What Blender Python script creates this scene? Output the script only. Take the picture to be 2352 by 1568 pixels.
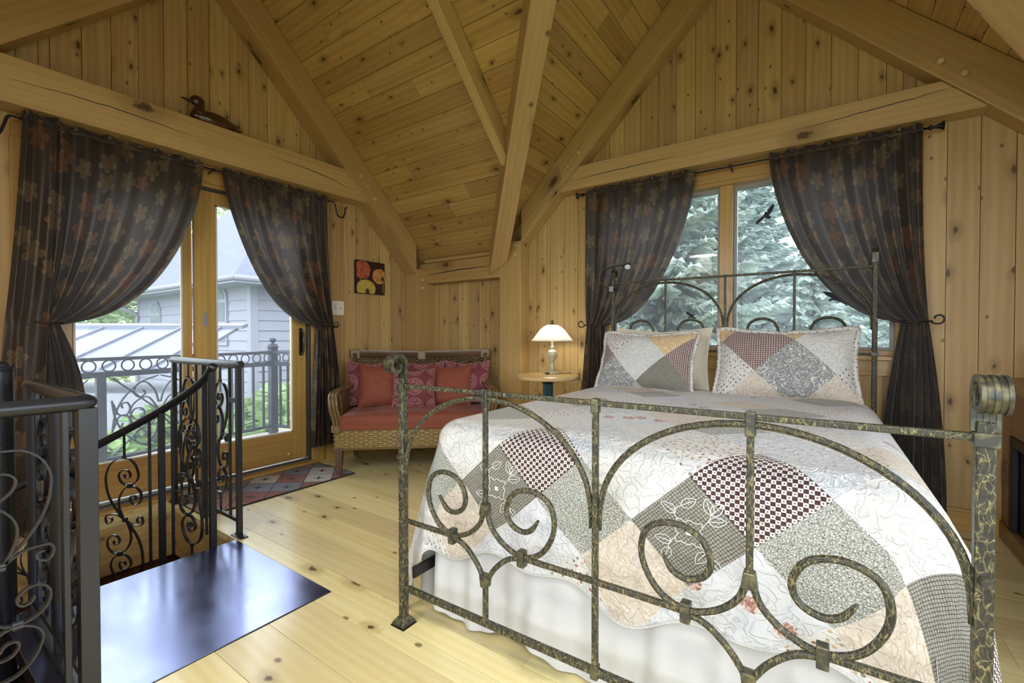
import bpy, bmesh, math, random
import numpy as np
from mathutils import Vector, Matrix
R = math.radians
for o in list(bpy.data.objects):
    bpy.data.objects.remove(o)
S = bpy.context.scene
col = S.collection
rnd = random.Random(7)
# ------------------------------------------------------------------ camera, sky, lights, exposure
cam_d = bpy.data.cameras.new('camera')
cam_d.sensor_width = 36.0
cam_d.lens = 1050.65 * 36.0 / 2352.0
cam_d.clip_start = 0.01
cam = bpy.data.objects.new('camera', cam_d)
col.objects.link(cam)
cam.location = (0, 0, 1.07)
cam.rotation_euler = (R(90 - 0.82), 0, R(34.974))
S.camera = cam
W_ = bpy.data.worlds.new('overcast_sky')
S.world = W_
W_.use_nodes = True
bg = W_.node_tree.nodes['Background']
bg.inputs[0].default_value = (0.87, 0.93, 1.0, 1)
bg.inputs[1].default_value = 5.6
S.view_settings.view_transform = 'Standard'
S.view_settings.look = 'None'
S.view_settings.gamma = 1.0
S.view_settings.use_curve_mapping = False
S.view_settings.exposure = 0.0
FILL_POWER = 20.0      # added fill lamps behind the camera (built with their shades below)

# ------------------------------------------------------------------ helpers
WM = {}
def world_of(o):
    return WM.get(o.name, Matrix.Identity(4)) if o else Matrix.Identity(4)

def tag(o, label=None, cat=None, group=None, kind=None):
    if label: o['label'] = label
    if cat: o['category'] = cat
    if group: o['group'] = group
    if kind: o['kind'] = kind
    return o

def thing(name, label, cat, loc=(0, 0, 0), rz=0.0, group=None, kind=None):
    o = bpy.data.objects.new(name, None)
    o.empty_display_size = 0.1
    col.objects.link(o)
    o.location = loc
    o.rotation_euler = (0, 0, rz)
    WM[o.name] = Matrix.Translation(Vector(loc)) @ Matrix.Rotation(rz, 4, 'Z')
    return tag(o, label, cat, group, kind)

def catmull(pts, n=6, closed=False):
    P = [Vector(p) for p in pts]
    out = []
    m = len(P)
    rng = range(m if closed else m - 1)
    for i in rng:
        if closed:
            p0, p1, p2, p3 = P[(i-1) % m], P[i], P[(i+1) % m], P[(i+2) % m]
        else:
            p1, p2 = P[i], P[i+1]
            p0 = P[i-1] if i > 0 else p1 * 2 - p2
            p3 = P[i+2] if i + 2 < m else p2 * 2 - p1
        for k in range(n):
            t = k / n
            out.append(0.5 * ((2*p1) + (p2-p0)*t + (2*p0-5*p1+4*p2-p3)*t*t + (3*p1-p0-3*p2+p3)*t*t*t))
    if not closed:
        out.append(P[-1])
    return out

class MB:
    def __init__(s):
        s.v = []; s.f = []; s.uv = []
    def add(s, verts, faces, uvs=None):
        b = len(s.v)
        s.v += [tuple(p) for p in verts]
        for i, f in enumerate(faces):
            s.f.append([b + k for k in f])
            s.uv.append(uvs[i] if uvs else [(0.0, 0.0)] * len(f))
        return s
    def prism(s, pts, off, U, V):
        n = len(pts)
        P = [Vector(p) for p in pts]; off = Vector(off); U = Vector(U); V = Vector(V)
        Q = [p + off for p in P]
        allv = P + Q
        N = off.normalized()
        def uvf(idx, side):
            r = []
            for k in idx:
                p = allv[k]
                w = p.dot(N) if side else 0.0
                r.append((p.dot(U), p.dot(V) + w))
            return r
        ctr = sum(P, Vector()) / n
        nrm = Vector()
        for i in range(n):
            a, b = P[i] - ctr, P[(i+1) % n] - ctr
            nrm += a.cross(b)
        flip = nrm.dot(off) > 0
        fs = []
        f0 = list(range(n)); f1 = list(range(n, 2*n))
        if flip: f0 = f0[::-1]
        else: f1 = f1[::-1]
        fs = [(f0, 0), (f1, 0)]
        for i in range(n):
            j = (i+1) % n
            q = [i, j, n+j, n+i]
            if not flip: q = q[::-1]
            fs.append((q, 1))
        s.add(allv, [f for f, _ in fs], [uvf(f, k) for f, k in fs])
        return s
    def box(s, x0, x1, y0, y1, z0, z1, along=None, M=None):
        d = [x1-x0, y1-y0, z1-z0]
        if along is None: along = max(range(3), key=lambda k: d[k])
        c = [(x, y, z) for x in (x0, x1) for y in (y0, y1) for z in (z0, z1)]
        F = [((0,1,3,2),0), ((4,6,7,5),0), ((0,4,5,1),1), ((2,3,7,6),1), ((0,2,6,4),2), ((1,5,7,3),2)]
        uvs = []
        for f, n in F:
            ax = [a for a in range(3) if a != n]
            if along in ax:
                u = along; v = [a for a in ax if a != along][0]
            else: u, v = ax
            uvs.append([(c[k][u], c[k][v] + (0.31 if n != along else 0) * n) for k in f])
        vs = [M @ Vector(p) for p in c] if M else c
        s.add(vs, [f for f, _ in F], uvs)
        return s
    def tube(s, path, r, n=8, closed=False, cap=True, flat=None):
        P = [Vector(p) for p in path]
        m = len(P)
        rad = r if isinstance(r, (list, tuple)) else [r] * m
        T = []
        for i in range(m):
            a = P[(i-1) % m] if (closed or i > 0) else P[i]
            b = P[(i+1) % m] if (closed or i < m-1) else P[i]
            t = b - a
            T.append(t.normalized() if t.length > 1e-9 else Vector((0, 0, 1)))
        ref = Vector((0, 0, 1)) if abs(T[0].z) < 0.9 else Vector((1, 0, 0))
        N = (ref - T[0] * ref.dot(T[0])).normalized()
        base = len(s.v); L = 0
        lens = []
        for i in range(m):
            if i: L += (P[i]-P[i-1]).length
            lens.append(L)
            N = (N - T[i] * N.dot(T[i]))
            N = N.normalized() if N.length > 1e-6 else T[i].orthogonal().normalized()
            B = T[i].cross(N)
            for k in range(n):
                a = 2*math.pi*k/n
                s.v.append(tuple(P[i] + (N*math.cos(a) + B*math.sin(a)) * rad[i]))
        for i in range(m if closed else m-1):
            j = (i+1) % m
            for k in range(n):
                k2 = (k+1) % n
                s.f.append([base+i*n+k, base+i*n+k2, base+j*n+k2, base+j*n+k])
                l1 = lens[j] if j > i else lens[i] + 0.01
                s.uv.append([(lens[i], k/n*.05), (lens[i], (k+1)/n*.05), (l1, (k+1)/n*.05), (l1, k/n*.05)])
        if cap and not closed:
            s.f.append([base+k for k in range(n)][::-1]); s.uv.append([(0, 0)]*n)
            s.f.append([base+(m-1)*n+k for k in range(n)]); s.uv.append([(0, 0)]*n)
        return s
    def ribbon(s, path, N, w, t):
        """bar of rectangular section swept along a planar path: w along N, t in the plane"""
        P = [Vector(p) for p in path]; m = len(P)
        base = len(s.v); L = 0
        Nf = N if callable(N) else (lambda i: Vector(N))
        for i in range(m):
            a = P[max(0, i-1)]; b = P[min(m-1, i+1)]
            T = (b-a).normalized(); n_ = Nf(i)
            B = T.cross(n_)
            B = B.normalized() if B.length > 1e-6 else Vector((1, 0, 0))
            tt = t if i not in (m-1,) else t*.6
            for (p, q) in ((-1, -1), (1, -1), (1, 1), (-1, 1)):
                s.v.append(tuple(P[i] + n_*(w/2*p) + B*(tt/2*q)))
        for i in range(m-1):
            l = (P[i+1]-P[i]).length
            for k in range(4):
                k2 = (k+1) % 4
                s.f.append([base+i*4+k, base+i*4+k2, base+i*4+4+k2, base+i*4+4+k])
                s.uv.append([(L, k*.01), (L, k*.01+.01), (L+l, k*.01+.01), (L+l, k*.01)])
            L += l
        s.f.append([base+3, base+2, base+1, base]); s.uv.append([(0, 0)]*4)
        e = base+(m-1)*4
        s.f.append([e, e+1, e+2, e+3]); s.uv.append([(0, 0)]*4)
        return s
    def lathe(s, prof, c, n=24, M=None):
        base = len(s.v); c = Vector(c)
        for (r, z) in prof:
            for k in range(n):
                a = 2*math.pi*k/n
                p = Vector((r*math.cos(a), r*math.sin(a), z))
                p = (M @ p if M else p) + c
                s.v.append(tuple(p))
        for i in range(len(prof)-1):
            for k in range(n):
                k2 = (k+1) % n
                s.f.append([base+i*n+k, base+i*n+k2, base+(i+1)*n+k2, base+(i+1)*n+k])
                s.uv.append([(k/n, prof[i][1]), ((k+1)/n, prof[i][1]), ((k+1)/n, prof[i+1][1]), (k/n, prof[i+1][1])])
        if prof[0][0] > 1e-6: s.f.append([base+k for k in range(n)][::-1]); s.uv.append([(s.v[base+k][0], s.v[base+k][1]) for k in range(n)][::-1])
        if prof[-1][0] > 1e-6:
            b2 = base+(len(prof)-1)*n
            s.f.append([b2+k for k in range(n)]); s.uv.append([(s.v[b2+k][0], s.v[b2+k][1]) for k in range(n)])
        return s
    def grid(s, fn, nu, nv, uvfn=None, closed_u=False):
        base = len(s.v)
        for i in range(nu+1):
            for j in range(nv+1):
                s.v.append(tuple(fn(i/nu, j/nv)))
        uvfn = uvfn or (lambda a, b: (a, b))
        for i in range(nu):
            for j in range(nv):
                a = base+i*(nv+1)+j
                s.f.append([a, a+nv+1, a+nv+2, a+1])
                s.uv.append([uvfn(i/nu, j/nv), uvfn((i+1)/nu, j/nv), uvfn((i+1)/nu, (j+1)/nv), uvfn(i/nu, (j+1)/nv)])
        return s
    def build(s, name, mat, parent=None, smooth=False, bevel=0.0, solid=0.0, label=None, subsurf=0, weld=False, auto=None):
        me = bpy.data.meshes.new(name)
        Mi = world_of(parent).inverted()
        pts = [Vector(p) for p in s.v]
        if parent is None:
            lo = [min(p[k] for p in pts) for k in range(3)]; hi = [max(p[k] for p in pts) for k in range(3)]
            loc = Vector(((lo[0]+hi[0])/2, (lo[1]+hi[1])/2, lo[2]))
            Mi = Matrix.Translation(-loc)
        me.from_pydata([Mi @ p for p in pts], [], s.f)
        ul = me.uv_layers.new(name='UVMap')
        flat = [c for f in s.uv for c in f]
        ul.data.foreach_set('uv', [x for c in flat for x in c])
        if smooth:
            me.polygons.foreach_set('use_smooth', [True]*len(me.polygons))
            if auto:
                try: me.set_sharp_from_angle(angle=R(auto))
                except Exception: pass
        o = bpy.data.objects.new(name, me)
        col.objects.link(o)
        if mat: me.materials.append(M_[mat] if isinstance(mat, str) else mat)
        if parent is not None:
            o.parent = parent
            WM[o.name] = world_of(parent)
        else:
            o.location = loc
            WM[o.name] = Matrix.Translation(loc)
        if weld:
            b = bmesh.new(); b.from_mesh(me); bmesh.ops.remove_doubles(b, verts=b.verts, dist=1e-5); b.to_mesh(me); b.free()
        if solid:
            m = o.modifiers.new('solid', 'SOLIDIFY'); m.thickness = solid; m.offset = 0
        if bevel:
            m = o.modifiers.new('bevel', 'BEVEL'); m.width = bevel; m.segments = 2; m.limit_method = 'ANGLE'; m.angle_limit = R(35)
        if subsurf:
            m = o.modifiers.new('sub', 'SUBSURF'); m.levels = subsurf; m.render_levels = subsurf
        if label: o['label'] = label
        return o

def npmesh(name, V, F, mat, parent=None, smooth=False, UV=None):
    """fast mesh from numpy arrays, F is (n,3) or (n,4)"""
    me = bpy.data.meshes.new(name)
    Mi = np.array(world_of(parent).inverted())
    V = np.asarray(V, float)
    loc = None
    if parent is None:
        loc = np.array([(V[:, 0].min()+V[:, 0].max())/2, (V[:, 1].min()+V[:, 1].max())/2, V[:, 2].min()])
        V = V - loc
    else:
        V = V @ Mi[:3, :3].T + Mi[:3, 3]
    F = np.asarray(F, int); k = F.shape[1]
    me.vertices.add(len(V)); me.vertices.foreach_set('co', V.ravel())
    me.loops.add(F.size); me.loops.foreach_set('vertex_index', F.ravel())
    me.polygons.add(len(F)); me.polygons.foreach_set('loop_start', np.arange(len(F))*k)
    me.polygons.foreach_set('loop_total', np.full(len(F), k))
    if smooth: me.polygons.foreach_set('use_smooth', np.ones(len(F), bool))
    if UV is not None:
        ul = me.uv_layers.new(name='UVMap'); ul.data.foreach_set('uv', np.asarray(UV, float).ravel())
    me.update(); me.validate()
    o = bpy.data.objects.new(name, me); col.objects.link(o)
    me.materials.append(M_[mat])
    if parent is not None:
        o.parent = parent; WM[o.name] = world_of(parent)
    else:
        o.location = loc; WM[o.name] = Matrix.Translation(Vector(loc))
    return o

# ------------------------------------------------------------------ materials
M_ = {}
class NT:
    def __init__(s, name):
        m = bpy.data.materials.new(name); m.use_nodes = True
        s.m = m; s.t = m.node_tree; s.t.nodes.clear()
        s.out = s.n('ShaderNodeOutputMaterial')
        M_[name] = m
    def n(s, typ, **kw):
        nd = s.t.nodes.new(typ)
        for k, v in kw.items():
            if k.startswith('i_'): nd.inputs[k[2:].replace('_', ' ')].default_value = v
            else: setattr(nd, k, v)
        return nd
    def l(s, a, b): s.t.links.new(a, b)
    def val(s, sock, v):
        if hasattr(v, 'links') or isinstance(v, bpy.types.NodeSocket): s.l(v, sock)
        else: sock.default_value = v
    def math(s, op, a, b=0.0, c=0.0, clamp=False):
        nd = s.n('ShaderNodeMath', operation=op, use_clamp=clamp)
        s.val(nd.inputs[0], a); s.val(nd.inputs[1], b)
        if op in ('MULTIPLY_ADD', 'SMOOTH_MIN', 'WRAP', 'COMPARE'): s.val(nd.inputs[2], c)
        return nd.outputs[0]
    def mix(s, f, a, b, mode='MIX'):
        nd = s.n('ShaderNodeMix', data_type='RGBA', blend_type=mode)
        s.val(nd.inputs[0], f)
        for k, v in ((6, a), (7, b)):
            if isinstance(v, tuple): v = (*v[:3], 1.0)
            s.val(nd.inputs[k], v)
        return nd.outputs[2]
    def ramp(s, f, stops, interp='LINEAR'):
        nd = s.n('ShaderNodeValToRGB'); cr = nd.color_ramp; cr.interpolation = interp
        while len(cr.elements) < len(stops): cr.elements.new(0.5)
        for e, (p, c) in zip(cr.elements, stops):
            e.position = p
            e.color = (c, c, c, 1) if not isinstance(c, tuple) else (*c[:3], 1)
        s.l(f, nd.inputs[0]); return nd.outputs[0]
    def uv(s, sx=1, sy=1, rand=False):
        tc = s.n('ShaderNodeTexCoord')
        src = tc.outputs['UV']
        if rand:
            oi = s.n('ShaderNodeObjectInfo')
            cx = s.n('ShaderNodeCombineXYZ')
            s.l(s.math('MULTIPLY', oi.outputs['Random'], 37.0), cx.inputs[0])
            s.l(s.math('MULTIPLY', oi.outputs['Random'], 91.0), cx.inputs[1])
            va = s.n('ShaderNodeVectorMath', operation='ADD')
            s.l(src, va.inputs[0]); s.l(cx.outputs[0], va.inputs[1]); src = va.outputs[0]
        mp = s.n('ShaderNodeVectorMath', operation='MULTIPLY')
        s.l(src, mp.inputs[0]); mp.inputs[1].default_value = (sx, sy, 1)
        return mp.outputs[0]
    def noise(s, vec, scale=5, detail=3, rough=.5, dist=0.0):
        nd = s.n('ShaderNodeTexNoise'); s.l(vec, nd.inputs['Vector'])
        nd.inputs['Scale'].default_value = scale; nd.inputs['Detail'].default_value = detail
        nd.inputs['Roughness'].default_value = rough; nd.inputs['Distortion'].default_value = dist
        return nd.outputs[0]
    def vor(s, vec, scale=5, feat='F1', rnd_=1.0, dim='2D', metric='EUCLIDEAN'):
        nd = s.n('ShaderNodeTexVoronoi', feature=feat, voronoi_dimensions=dim, distance=metric)
        s.l(vec, nd.inputs['Vector']); nd.inputs['Scale'].default_value = scale
        nd.inputs['Randomness'].default_value = rnd_
        return nd
    def bsdf(s, color, rough=.5, metal=0.0, bump=None, bs=.3, bd=.01, spec=None, coat=0.0, trans=None, sheen=0.0, emit=None, es=0.0, tcol=None):
        b = s.n('ShaderNodeBsdfPrincipled')
        if isinstance(color, tuple): color = (*color[:3], 1.0)
        s.val(b.inputs['Base Color'], color); s.val(b.inputs['Roughness'], rough); s.val(b.inputs['Metallic'], metal)
        if spec is not None: b.inputs['Specular IOR Level'].default_value = spec
        if coat: b.inputs['Coat Weight'].default_value = coat; b.inputs['Coat Roughness'].default_value = .15
        if sheen: b.inputs['Sheen Weight'].default_value = sheen
        if emit: b.inputs['Emission Color'].default_value = (*emit, 1); b.inputs['Emission Strength'].default_value = es
        if bump is not None:
            bp = s.n('ShaderNodeBump'); bp.inputs['Strength'].default_value = bs; bp.inputs['Distance'].default_value = bd
            s.l(bump, bp.inputs['Height']); s.l(bp.outputs[0], b.inputs['Normal'])
        sh = b.outputs[0]
        if trans is not None:
            tr = s.n('ShaderNodeBsdfTranslucent'); s.val(tr.inputs[0], tcol if tcol is not None else color)
            mx = s.n('ShaderNodeMixShader'); mx.inputs[0].default_value = trans
            s.l(sh, mx.inputs[1]); s.l(tr.outputs[0], mx.inputs[2]); sh = mx.outputs[0]
        s.l(sh, s.out.inputs[0]); return s

def wood(name, light, dark, knotc=(.075, .036, .016), rough=.42, kd=2.3, tint=.30, knots=True, coat=0.0, seam=0.0, spec=.4, kthr=.45):
    t = NT(name)
    p1 = t.uv(.5, 7, True); n1 = t.noise(p1, 1.6, 4, .55, .6)
    p2 = t.uv(.22, 3.4, True); n2 = t.noise(p2, 2.2, 2, .5, 1.2)
    wv = t.n('ShaderNodeTexWave', wave_type='BANDS', bands_direction='Y')
    t.l(t.uv(.22, 2.4, True), wv.inputs['Vector'])
    wv.inputs['Scale'].default_value = 3.2; wv.inputs['Distortion'].default_value = 7; wv.inputs['Detail'].default_value = 3
    wv.inputs['Detail Scale'].default_value = .8
    g = t.math('ADD', t.math('MULTIPLY', n1, .26), t.math('ADD', t.math('MULTIPLY', n2, .60), t.math('MULTIPLY', wv.outputs[1], .14)))
    c = t.ramp(g, [(.25, dark), (.70, light)])
    oi = t.n('ShaderNodeObjectInfo')
    hs = t.n('ShaderNodeHueSaturation')
    t.l(t.math('MULTIPLY_ADD', oi.outputs['Random'], tint, 1 - tint*.55), hs.inputs['Value'])
    t.l(t.math('MULTIPLY_ADD', oi.outputs['Random'], .012, .494), hs.inputs['Hue'])
    t.l(c, hs.inputs['Color']); c = hs.outputs[0]
    fine = t.noise(t.uv(3, 160, True), 2.0, 2)
    c = t.mix(t.math('MULTIPLY', t.ramp(fine, [(.35, 1.0), (.6, 0.0)]), .10), c, dark, 'MULTIPLY')
    if knots:
        v = t.vor(t.uv(1.0, 2.0, True), kd*1.25)
        sep = t.n('ShaderNodeSeparateColor'); t.l(v.outputs['Color'], sep.inputs[0])
        on = t.math('GREATER_THAN', sep.outputs[0], kthr)
        wob = t.math('MULTIPLY_ADD', t.noise(t.uv(1, 1, True), 45, 3), .11, -.055)
        rad = t.math('MULTIPLY_ADD', sep.outputs[1], .85, .5)
        d = t.math('DIVIDE', t.math('ADD', v.outputs['Distance'], wob), rad)
        halo = t.math('MULTIPLY', t.ramp(d, [(.07, .85), (.24, 0.0)], 'EASE'), on)
        core = t.math('MULTIPLY', t.ramp(d, [(.035, 1.0), (.07, 0.0)]), on)
        c = t.mix(t.math('MULTIPLY', halo, .62), c, tuple(x*.55 for x in dark))
        c = t.mix(t.math('MULTIPLY', core, .9), c, knotc)
        v2 = t.vor(t.uv(1.0, 1.5, True), kd*3.4)
        sp2 = t.n('ShaderNodeSeparateColor'); t.l(v2.outputs['Color'], sp2.inputs[0])
        d2 = t.math('ADD', v2.outputs['Distance'], t.math('MULTIPLY_ADD', t.noise(t.uv(1, 1, True), 90, 2), .10, -.05))
        pin = t.math('MULTIPLY', t.ramp(d2, [(.05, 1.0), (.11, 0.0)]), t.math('GREATER_THAN', sp2.outputs[0], .86))
        c = t.mix(t.math('MULTIPLY', pin, .75), c, knotc)
    t.bsdf(c, rough, bump=t.math('ADD', n1, t.math('MULTIPLY', fine, .3)), bs=.06, bd=.004, coat=coat, spec=spec)

wood('pine_wall', (.62, .43, .185), (.44, .275, .095), rough=.42)
wood('pine_ceiling', (.60, .395, .140), (.42, .25, .070), rough=.40)
wood('beam', (.53, .345, .135), (.41, .25, .085), rough=.5, kd=1.0, kthr=.75, tint=.12)
wood('beam_pale', (.60, .415, .17), (.49, .315, .115), rough=.5, kd=1.0, kthr=.7, tint=.1)
wood('floor', (.80, .70, .385), (.68, .545, .235), rough=.24, kd=1.7, kthr=.35, tint=.22, coat=.25, spec=.5)
wood('door_wood', (.60, .38, .12), (.44, .25, .065), rough=.35, knots=False, tint=.1, coat=.2)
wood('red_wood', (.16, .055, .018), (.08, .026, .01), rough=.35, kd=1.0, tint=.2, coat=.2)
wood('table_wood', (.72, .52, .24), (.52, .32, .12), rough=.3, knots=False, tint=.05, coat=.3)
wood('dark_rattan_wood', (.17, .10, .052), (.085, .048, .025), rough=.25, knots=False, tint=.1, coat=.5)
wood('leg_wood', (.16, .10, .07), (.08, .045, .03), rough=.35, knots=False, tint=.1)
wood('mantel_wood', (.30, .13, .035), (.17, .065, .016), rough=.35, kd=1.0, tint=.1, coat=.2)
wood('peg_wood', (.72, .55, .30), (.55, .38, .18), rough=.5, knots=False, tint=.1)

t = NT('black_iron'); t.bsdf((.012, .013, .017), .33, 0.0, bump=t.noise(t.n('ShaderNodeTexCoord').outputs['Object'], 90, 3), bs=.08, bd=.002, spec=.6)
t = NT('holdback_iron'); t.bsdf((.008, .008, .010), .4, 0.0)
t = NT('landing_steel')
_o = t.n('ShaderNodeTexCoord').outputs['Object']
_s = t.noise(_o, 6, 4); _f = t.noise(_o, 140, 2)
t.bsdf(t.mix(_s, (.235, .265, .44), (.285, .315, .50)), t.ramp(_s, [(.3, .17), (.7, .26)]), 1.0, bump=_f, bs=.03, bd=.001)
t = NT('black'); t.bsdf((.006, .006, .006), .5)
t = NT('firebox'); t.bsdf((.004, .004, .005), .2)
t = NT('aluminium'); t.bsdf((.34, .35, .36), .38, .6)
t = NT('dark_aluminium'); t.bsdf((.09, .085, .08), .4, .3)
t = NT('sash_grey'); t.bsdf((.32, .33, .33), .45)
t = NT('ivory_plastic'); t.bsdf((.78, .75, .66), .35)
t = NT('grey_plastic'); t.bsdf((.32, .32, .33), .4)
t = NT('outlet_brown'); t.bsdf((.17, .085, .04), .4)
t = NT('candle_wax'); t.bsdf((.74, .70, .58), .5)
t = NT('decoy'); t.bsdf(t.mix(t.noise(t.n('ShaderNodeTexCoord').outputs['Object'], 14, 3), (.018, .006, .003), (.09, .032, .012)), .14, coat=.6)
t = NT('decal'); t.bsdf((.012, .016, .035), .6)
t = NT('led_face'); t.bsdf((.75, .78, .82), .4)

# bed iron: dark metal with gold rubbed ridges
t = NT('bed_iron')
_o = t.n('ShaderNodeTexCoord').outputs['Object']
_mp = t.n('ShaderNodeMapping'); _mp.inputs['Scale'].default_value = (1, 1, .42); t.l(_o, _mp.inputs[0])
_wn = t.n('ShaderNodeTexNoise'); t.l(_mp.outputs[0], _wn.inputs['Vector']); _wn.inputs['Scale'].default_value = 55
_wa = t.n('ShaderNodeVectorMath', operation='MULTIPLY_ADD'); t.l(_wn.outputs[1], _wa.inputs[0]); _wa.inputs[1].default_value = (.022, .022, .022); t.l(_mp.outputs[0], _wa.inputs[2])
_v = t.vor(_wa.outputs[0], 88, 'DISTANCE_TO_EDGE', 1.0, '3D')
_n = t.noise(_mp.outputs[0], 110, 3, .6, 1.2)
_e = t.math('MULTIPLY', t.ramp(_v.outputs['Distance'], [(.0, 1.0), (.09, 0.0)]), t.ramp(_n, [(.38, .25), (.6, 1.0)]))
_g = t.math('ADD', _e, t.math('MULTIPLY', t.ramp(_n, [(.45, 0.0), (.7, 1.0)]), .22), clamp=True)
t.bsdf(t.mix(_g, (.034, .034, .028), (.30, .26, .115)), .42, .3, bump=_g, bs=.6, bd=.003, spec=.5)
t = NT('bed_iron_plain')
_o = t.n('ShaderNodeTexCoord').outputs['Object']
_n = t.noise(_o, 60, 3)
t.bsdf(t.mix(t.ramp(_n, [(.42, 0.0), (.66, 1.0)]), (.055, .055, .046), (.165, .15, .075)), .38, .45)

# glass: clear with faint dust
t = NT('glass')
gl = t.n('ShaderNodeBsdfGlossy'); gl.inputs['Roughness'].default_value = .02
tr = t.n('ShaderNodeBsdfTransparent'); tr.inputs[0].default_value = (.97, .985, 1, 1)
df = t.n('ShaderNodeBsdfTranslucent'); df.inputs[0].default_value = (.80, .88, 1.0, 1)
lw = t.n('ShaderNodeFresnel'); lw.inputs[0].default_value = 1.25
m1 = t.n('ShaderNodeMixShader'); t.l(lw.outputs[0], m1.inputs[0]); t.l(tr.outputs[0], m1.inputs[1]); t.l(gl.outputs[0], m1.inputs[2])
m2 = t.n('ShaderNodeMixShader')
_o = t.n('ShaderNodeTexCoord').outputs['Object']
t.l(t.math('MULTIPLY_ADD', t.noise(_o, 3, 4), .03, .018), m2.inputs[0])
t.l(m1.outputs[0], m2.inputs[1]); t.l(df.outputs[0], m2.inputs[2]); t.l(m2.outputs[0], t.out.inputs[0])

# curtain: dark brown jacquard with gold leaves
t = NT('curtain_cloth')
u1 = t.uv(1, 1)
v = t.vor(u1, 6.0, 'F1', .75); sep = t.n('ShaderNodeSeparateColor'); t.l(v.outputs['Color'], sep.inputs[0])
sb = t.n('ShaderNodeVectorMath', operation='SUBTRACT'); t.l(u1, sb.inputs[0]); t.l(v.outputs['Position'], sb.inputs[1])
sx = t.n('ShaderNodeSeparateXYZ'); t.l(sb.outputs[0], sx.inputs[0])
th = t.math('ADD', t.math('ARCTAN2', sx.outputs[1], sx.outputs[0]), t.math('MULTIPLY', sep.outputs[1], 6.28))
rr = t.math('SQRT', t.math('ADD', t.math('MULTIPLY', sx.outputs[0], sx.outputs[0]), t.math('MULTIPLY', sx.outputs[1], sx.outputs[1])))
lob = t.math('ABSOLUTE', t.math('COSINE', t.math('MULTIPLY', th, 2.5)))
Rl = t.math('MULTIPLY', t.math('MULTIPLY_ADD', lob, .55, .45), t.math('MULTIPLY_ADD', sep.outputs[0], .035, .038))
q_ = t.math('DIVIDE', rr, Rl)
on = t.math('GREATER_THAN', sep.outputs[0], .18)
leaf = t.math('MULTIPLY', t.ramp(q_, [(.92, 1.0), (1.0, 0.0)]), on)
ring = t.math('MULTIPLY', t.ramp(t.math('ABSOLUTE', t.math('SUBTRACT', q_, .93)), [(.0, 1.0), (.14, 0.0)]), on)
vein = t.math('MAXIMUM', t.math('GREATER_THAN', t.noise(u1, 70, 2, .5, 1.0), .52), t.math('LESS_THAN', lob, .25))
leafc = t.mix(sep.outputs[2], (.25, .155, .05), (.26, .19, .105))
leafc = t.mix(t.math('GREATER_THAN', sep.outputs[2], .78), leafc, (.27, .105, .03))
weave = t.noise(t.uv(60, 9), 12, 2)
base = t.mix(weave, (.036, .024, .017), (.058, .040, .029))
c = t.mix(t.math('MULTIPLY', leaf, t.math('MULTIPLY_ADD', vein, .30, .28)), base, leafc)
c = t.mix(t.math('MULTIPLY', ring, .75), c, leafc)
t.bsdf(c, .42, bump=t.noise(u1, 240, 2), bs=.25, bd=.002, sheen=.2, spec=.5, trans=.30, tcol=t.mix(.5, c, (.27, .255, .25)))

# plain fabrics
def fabric(name, c1, c2, sc=300, rough=.85, bs=.25, trans=None, sheen=.1):
    t = NT(name); u = t.uv(1, 1)
    t.bsdf(t.mix(t.noise(u, 9, 3), c1, c2), rough, bump=t.noise(u, sc, 2), bs=bs, bd=.002, sheen=sheen, trans=trans)
fabric('rust_cloth', (.215, .048, .020), (.27, .065, .028), rough=.7)
fabric('skirt_cloth', (.60, .60, .60), (.68, .68, .67), trans=.15)
fabric('cream_cloth', (.70, .63, .47), (.78, .72, .56))
fabric('mattress_cloth', (.7, .7, .7), (.75, .75, .75))
fabric('dark_cloth', (.02, .02, .022), (.03, .03, .03))
fabric('quilt_back', (.62, .60, .54), (.68, .66, .60))
# medallion cushions
t = NT('medallion_cloth'); u = t.uv(5.2, 5.2)
v = t.vor(u, 1.0, 'F1', 0.0)
d = v.outputs['Distance']; fl = t.noise(u, 11, 3, .6, .6)
inner = t.math('MULTIPLY', t.math('LESS_THAN', d, .33), t.math('GREATER_THAN', fl, .49))
ringm = t.math('MULTIPLY', t.math('GREATER_THAN', d, .36), t.math('LESS_THAN', d, .44))
c = t.mix(t.math('MULTIPLY', inner, .75), (.16, .026, .032), (.42, .20, .20))
c = t.mix(t.math('MULTIPLY', ringm, t.math('MULTIPLY_ADD', fl, .5, .2)), c, (.40, .20, .20))
t.bsdf(c, .75, bump=fl, bs=.2, bd=.003, sheen=.2)

# quilt prints (uv in metres on the cloth)
def qprint(name, fn):
    t = NT(name); u = t.uv(1, 1)
    c = fn(t, u)
    q = t.noise(u, 30, 1, .4, .8); f = t.noise(u, 420, 1)
    qn = t.noise(u, 95, 2)
    b = t.math('ADD', t.ramp(t.math('ABSOLUTE', t.math('SUBTRACT', q, .5)), [(0, 0.0), (.07, 1.0)], 'EASE'), t.math('ADD', t.math('MULTIPLY', f, .15), t.math('MULTIPLY', qn, .7)))
    t.bsdf(c, .9, bump=b, bs=.55, bd=.006, sheen=.1)
def sepxy(t, u, s=1.0, rot=0):
    mp = t.n('ShaderNodeMapping'); mp.inputs['Scale'].default_value = (s, s, s); mp.inputs['Rotation'].default_value = (0, 0, R(rot))
    t.l(u, mp.inputs[0]); sp = t.n('ShaderNodeSeparateXYZ'); t.l(mp.outputs[0], sp.inputs[0])
    return sp.outputs[0], sp.outputs[1], mp.outputs[0]
def q_rib(t, u):
    x, y, _ = sepxy(t, u, 150)
    return t.mix(t.math('MULTIPLY', t.math('GREATER_THAN', t.math('FRACT', x), .6), .25), (.64, .635, .605), (.48, .475, .45))
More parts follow.
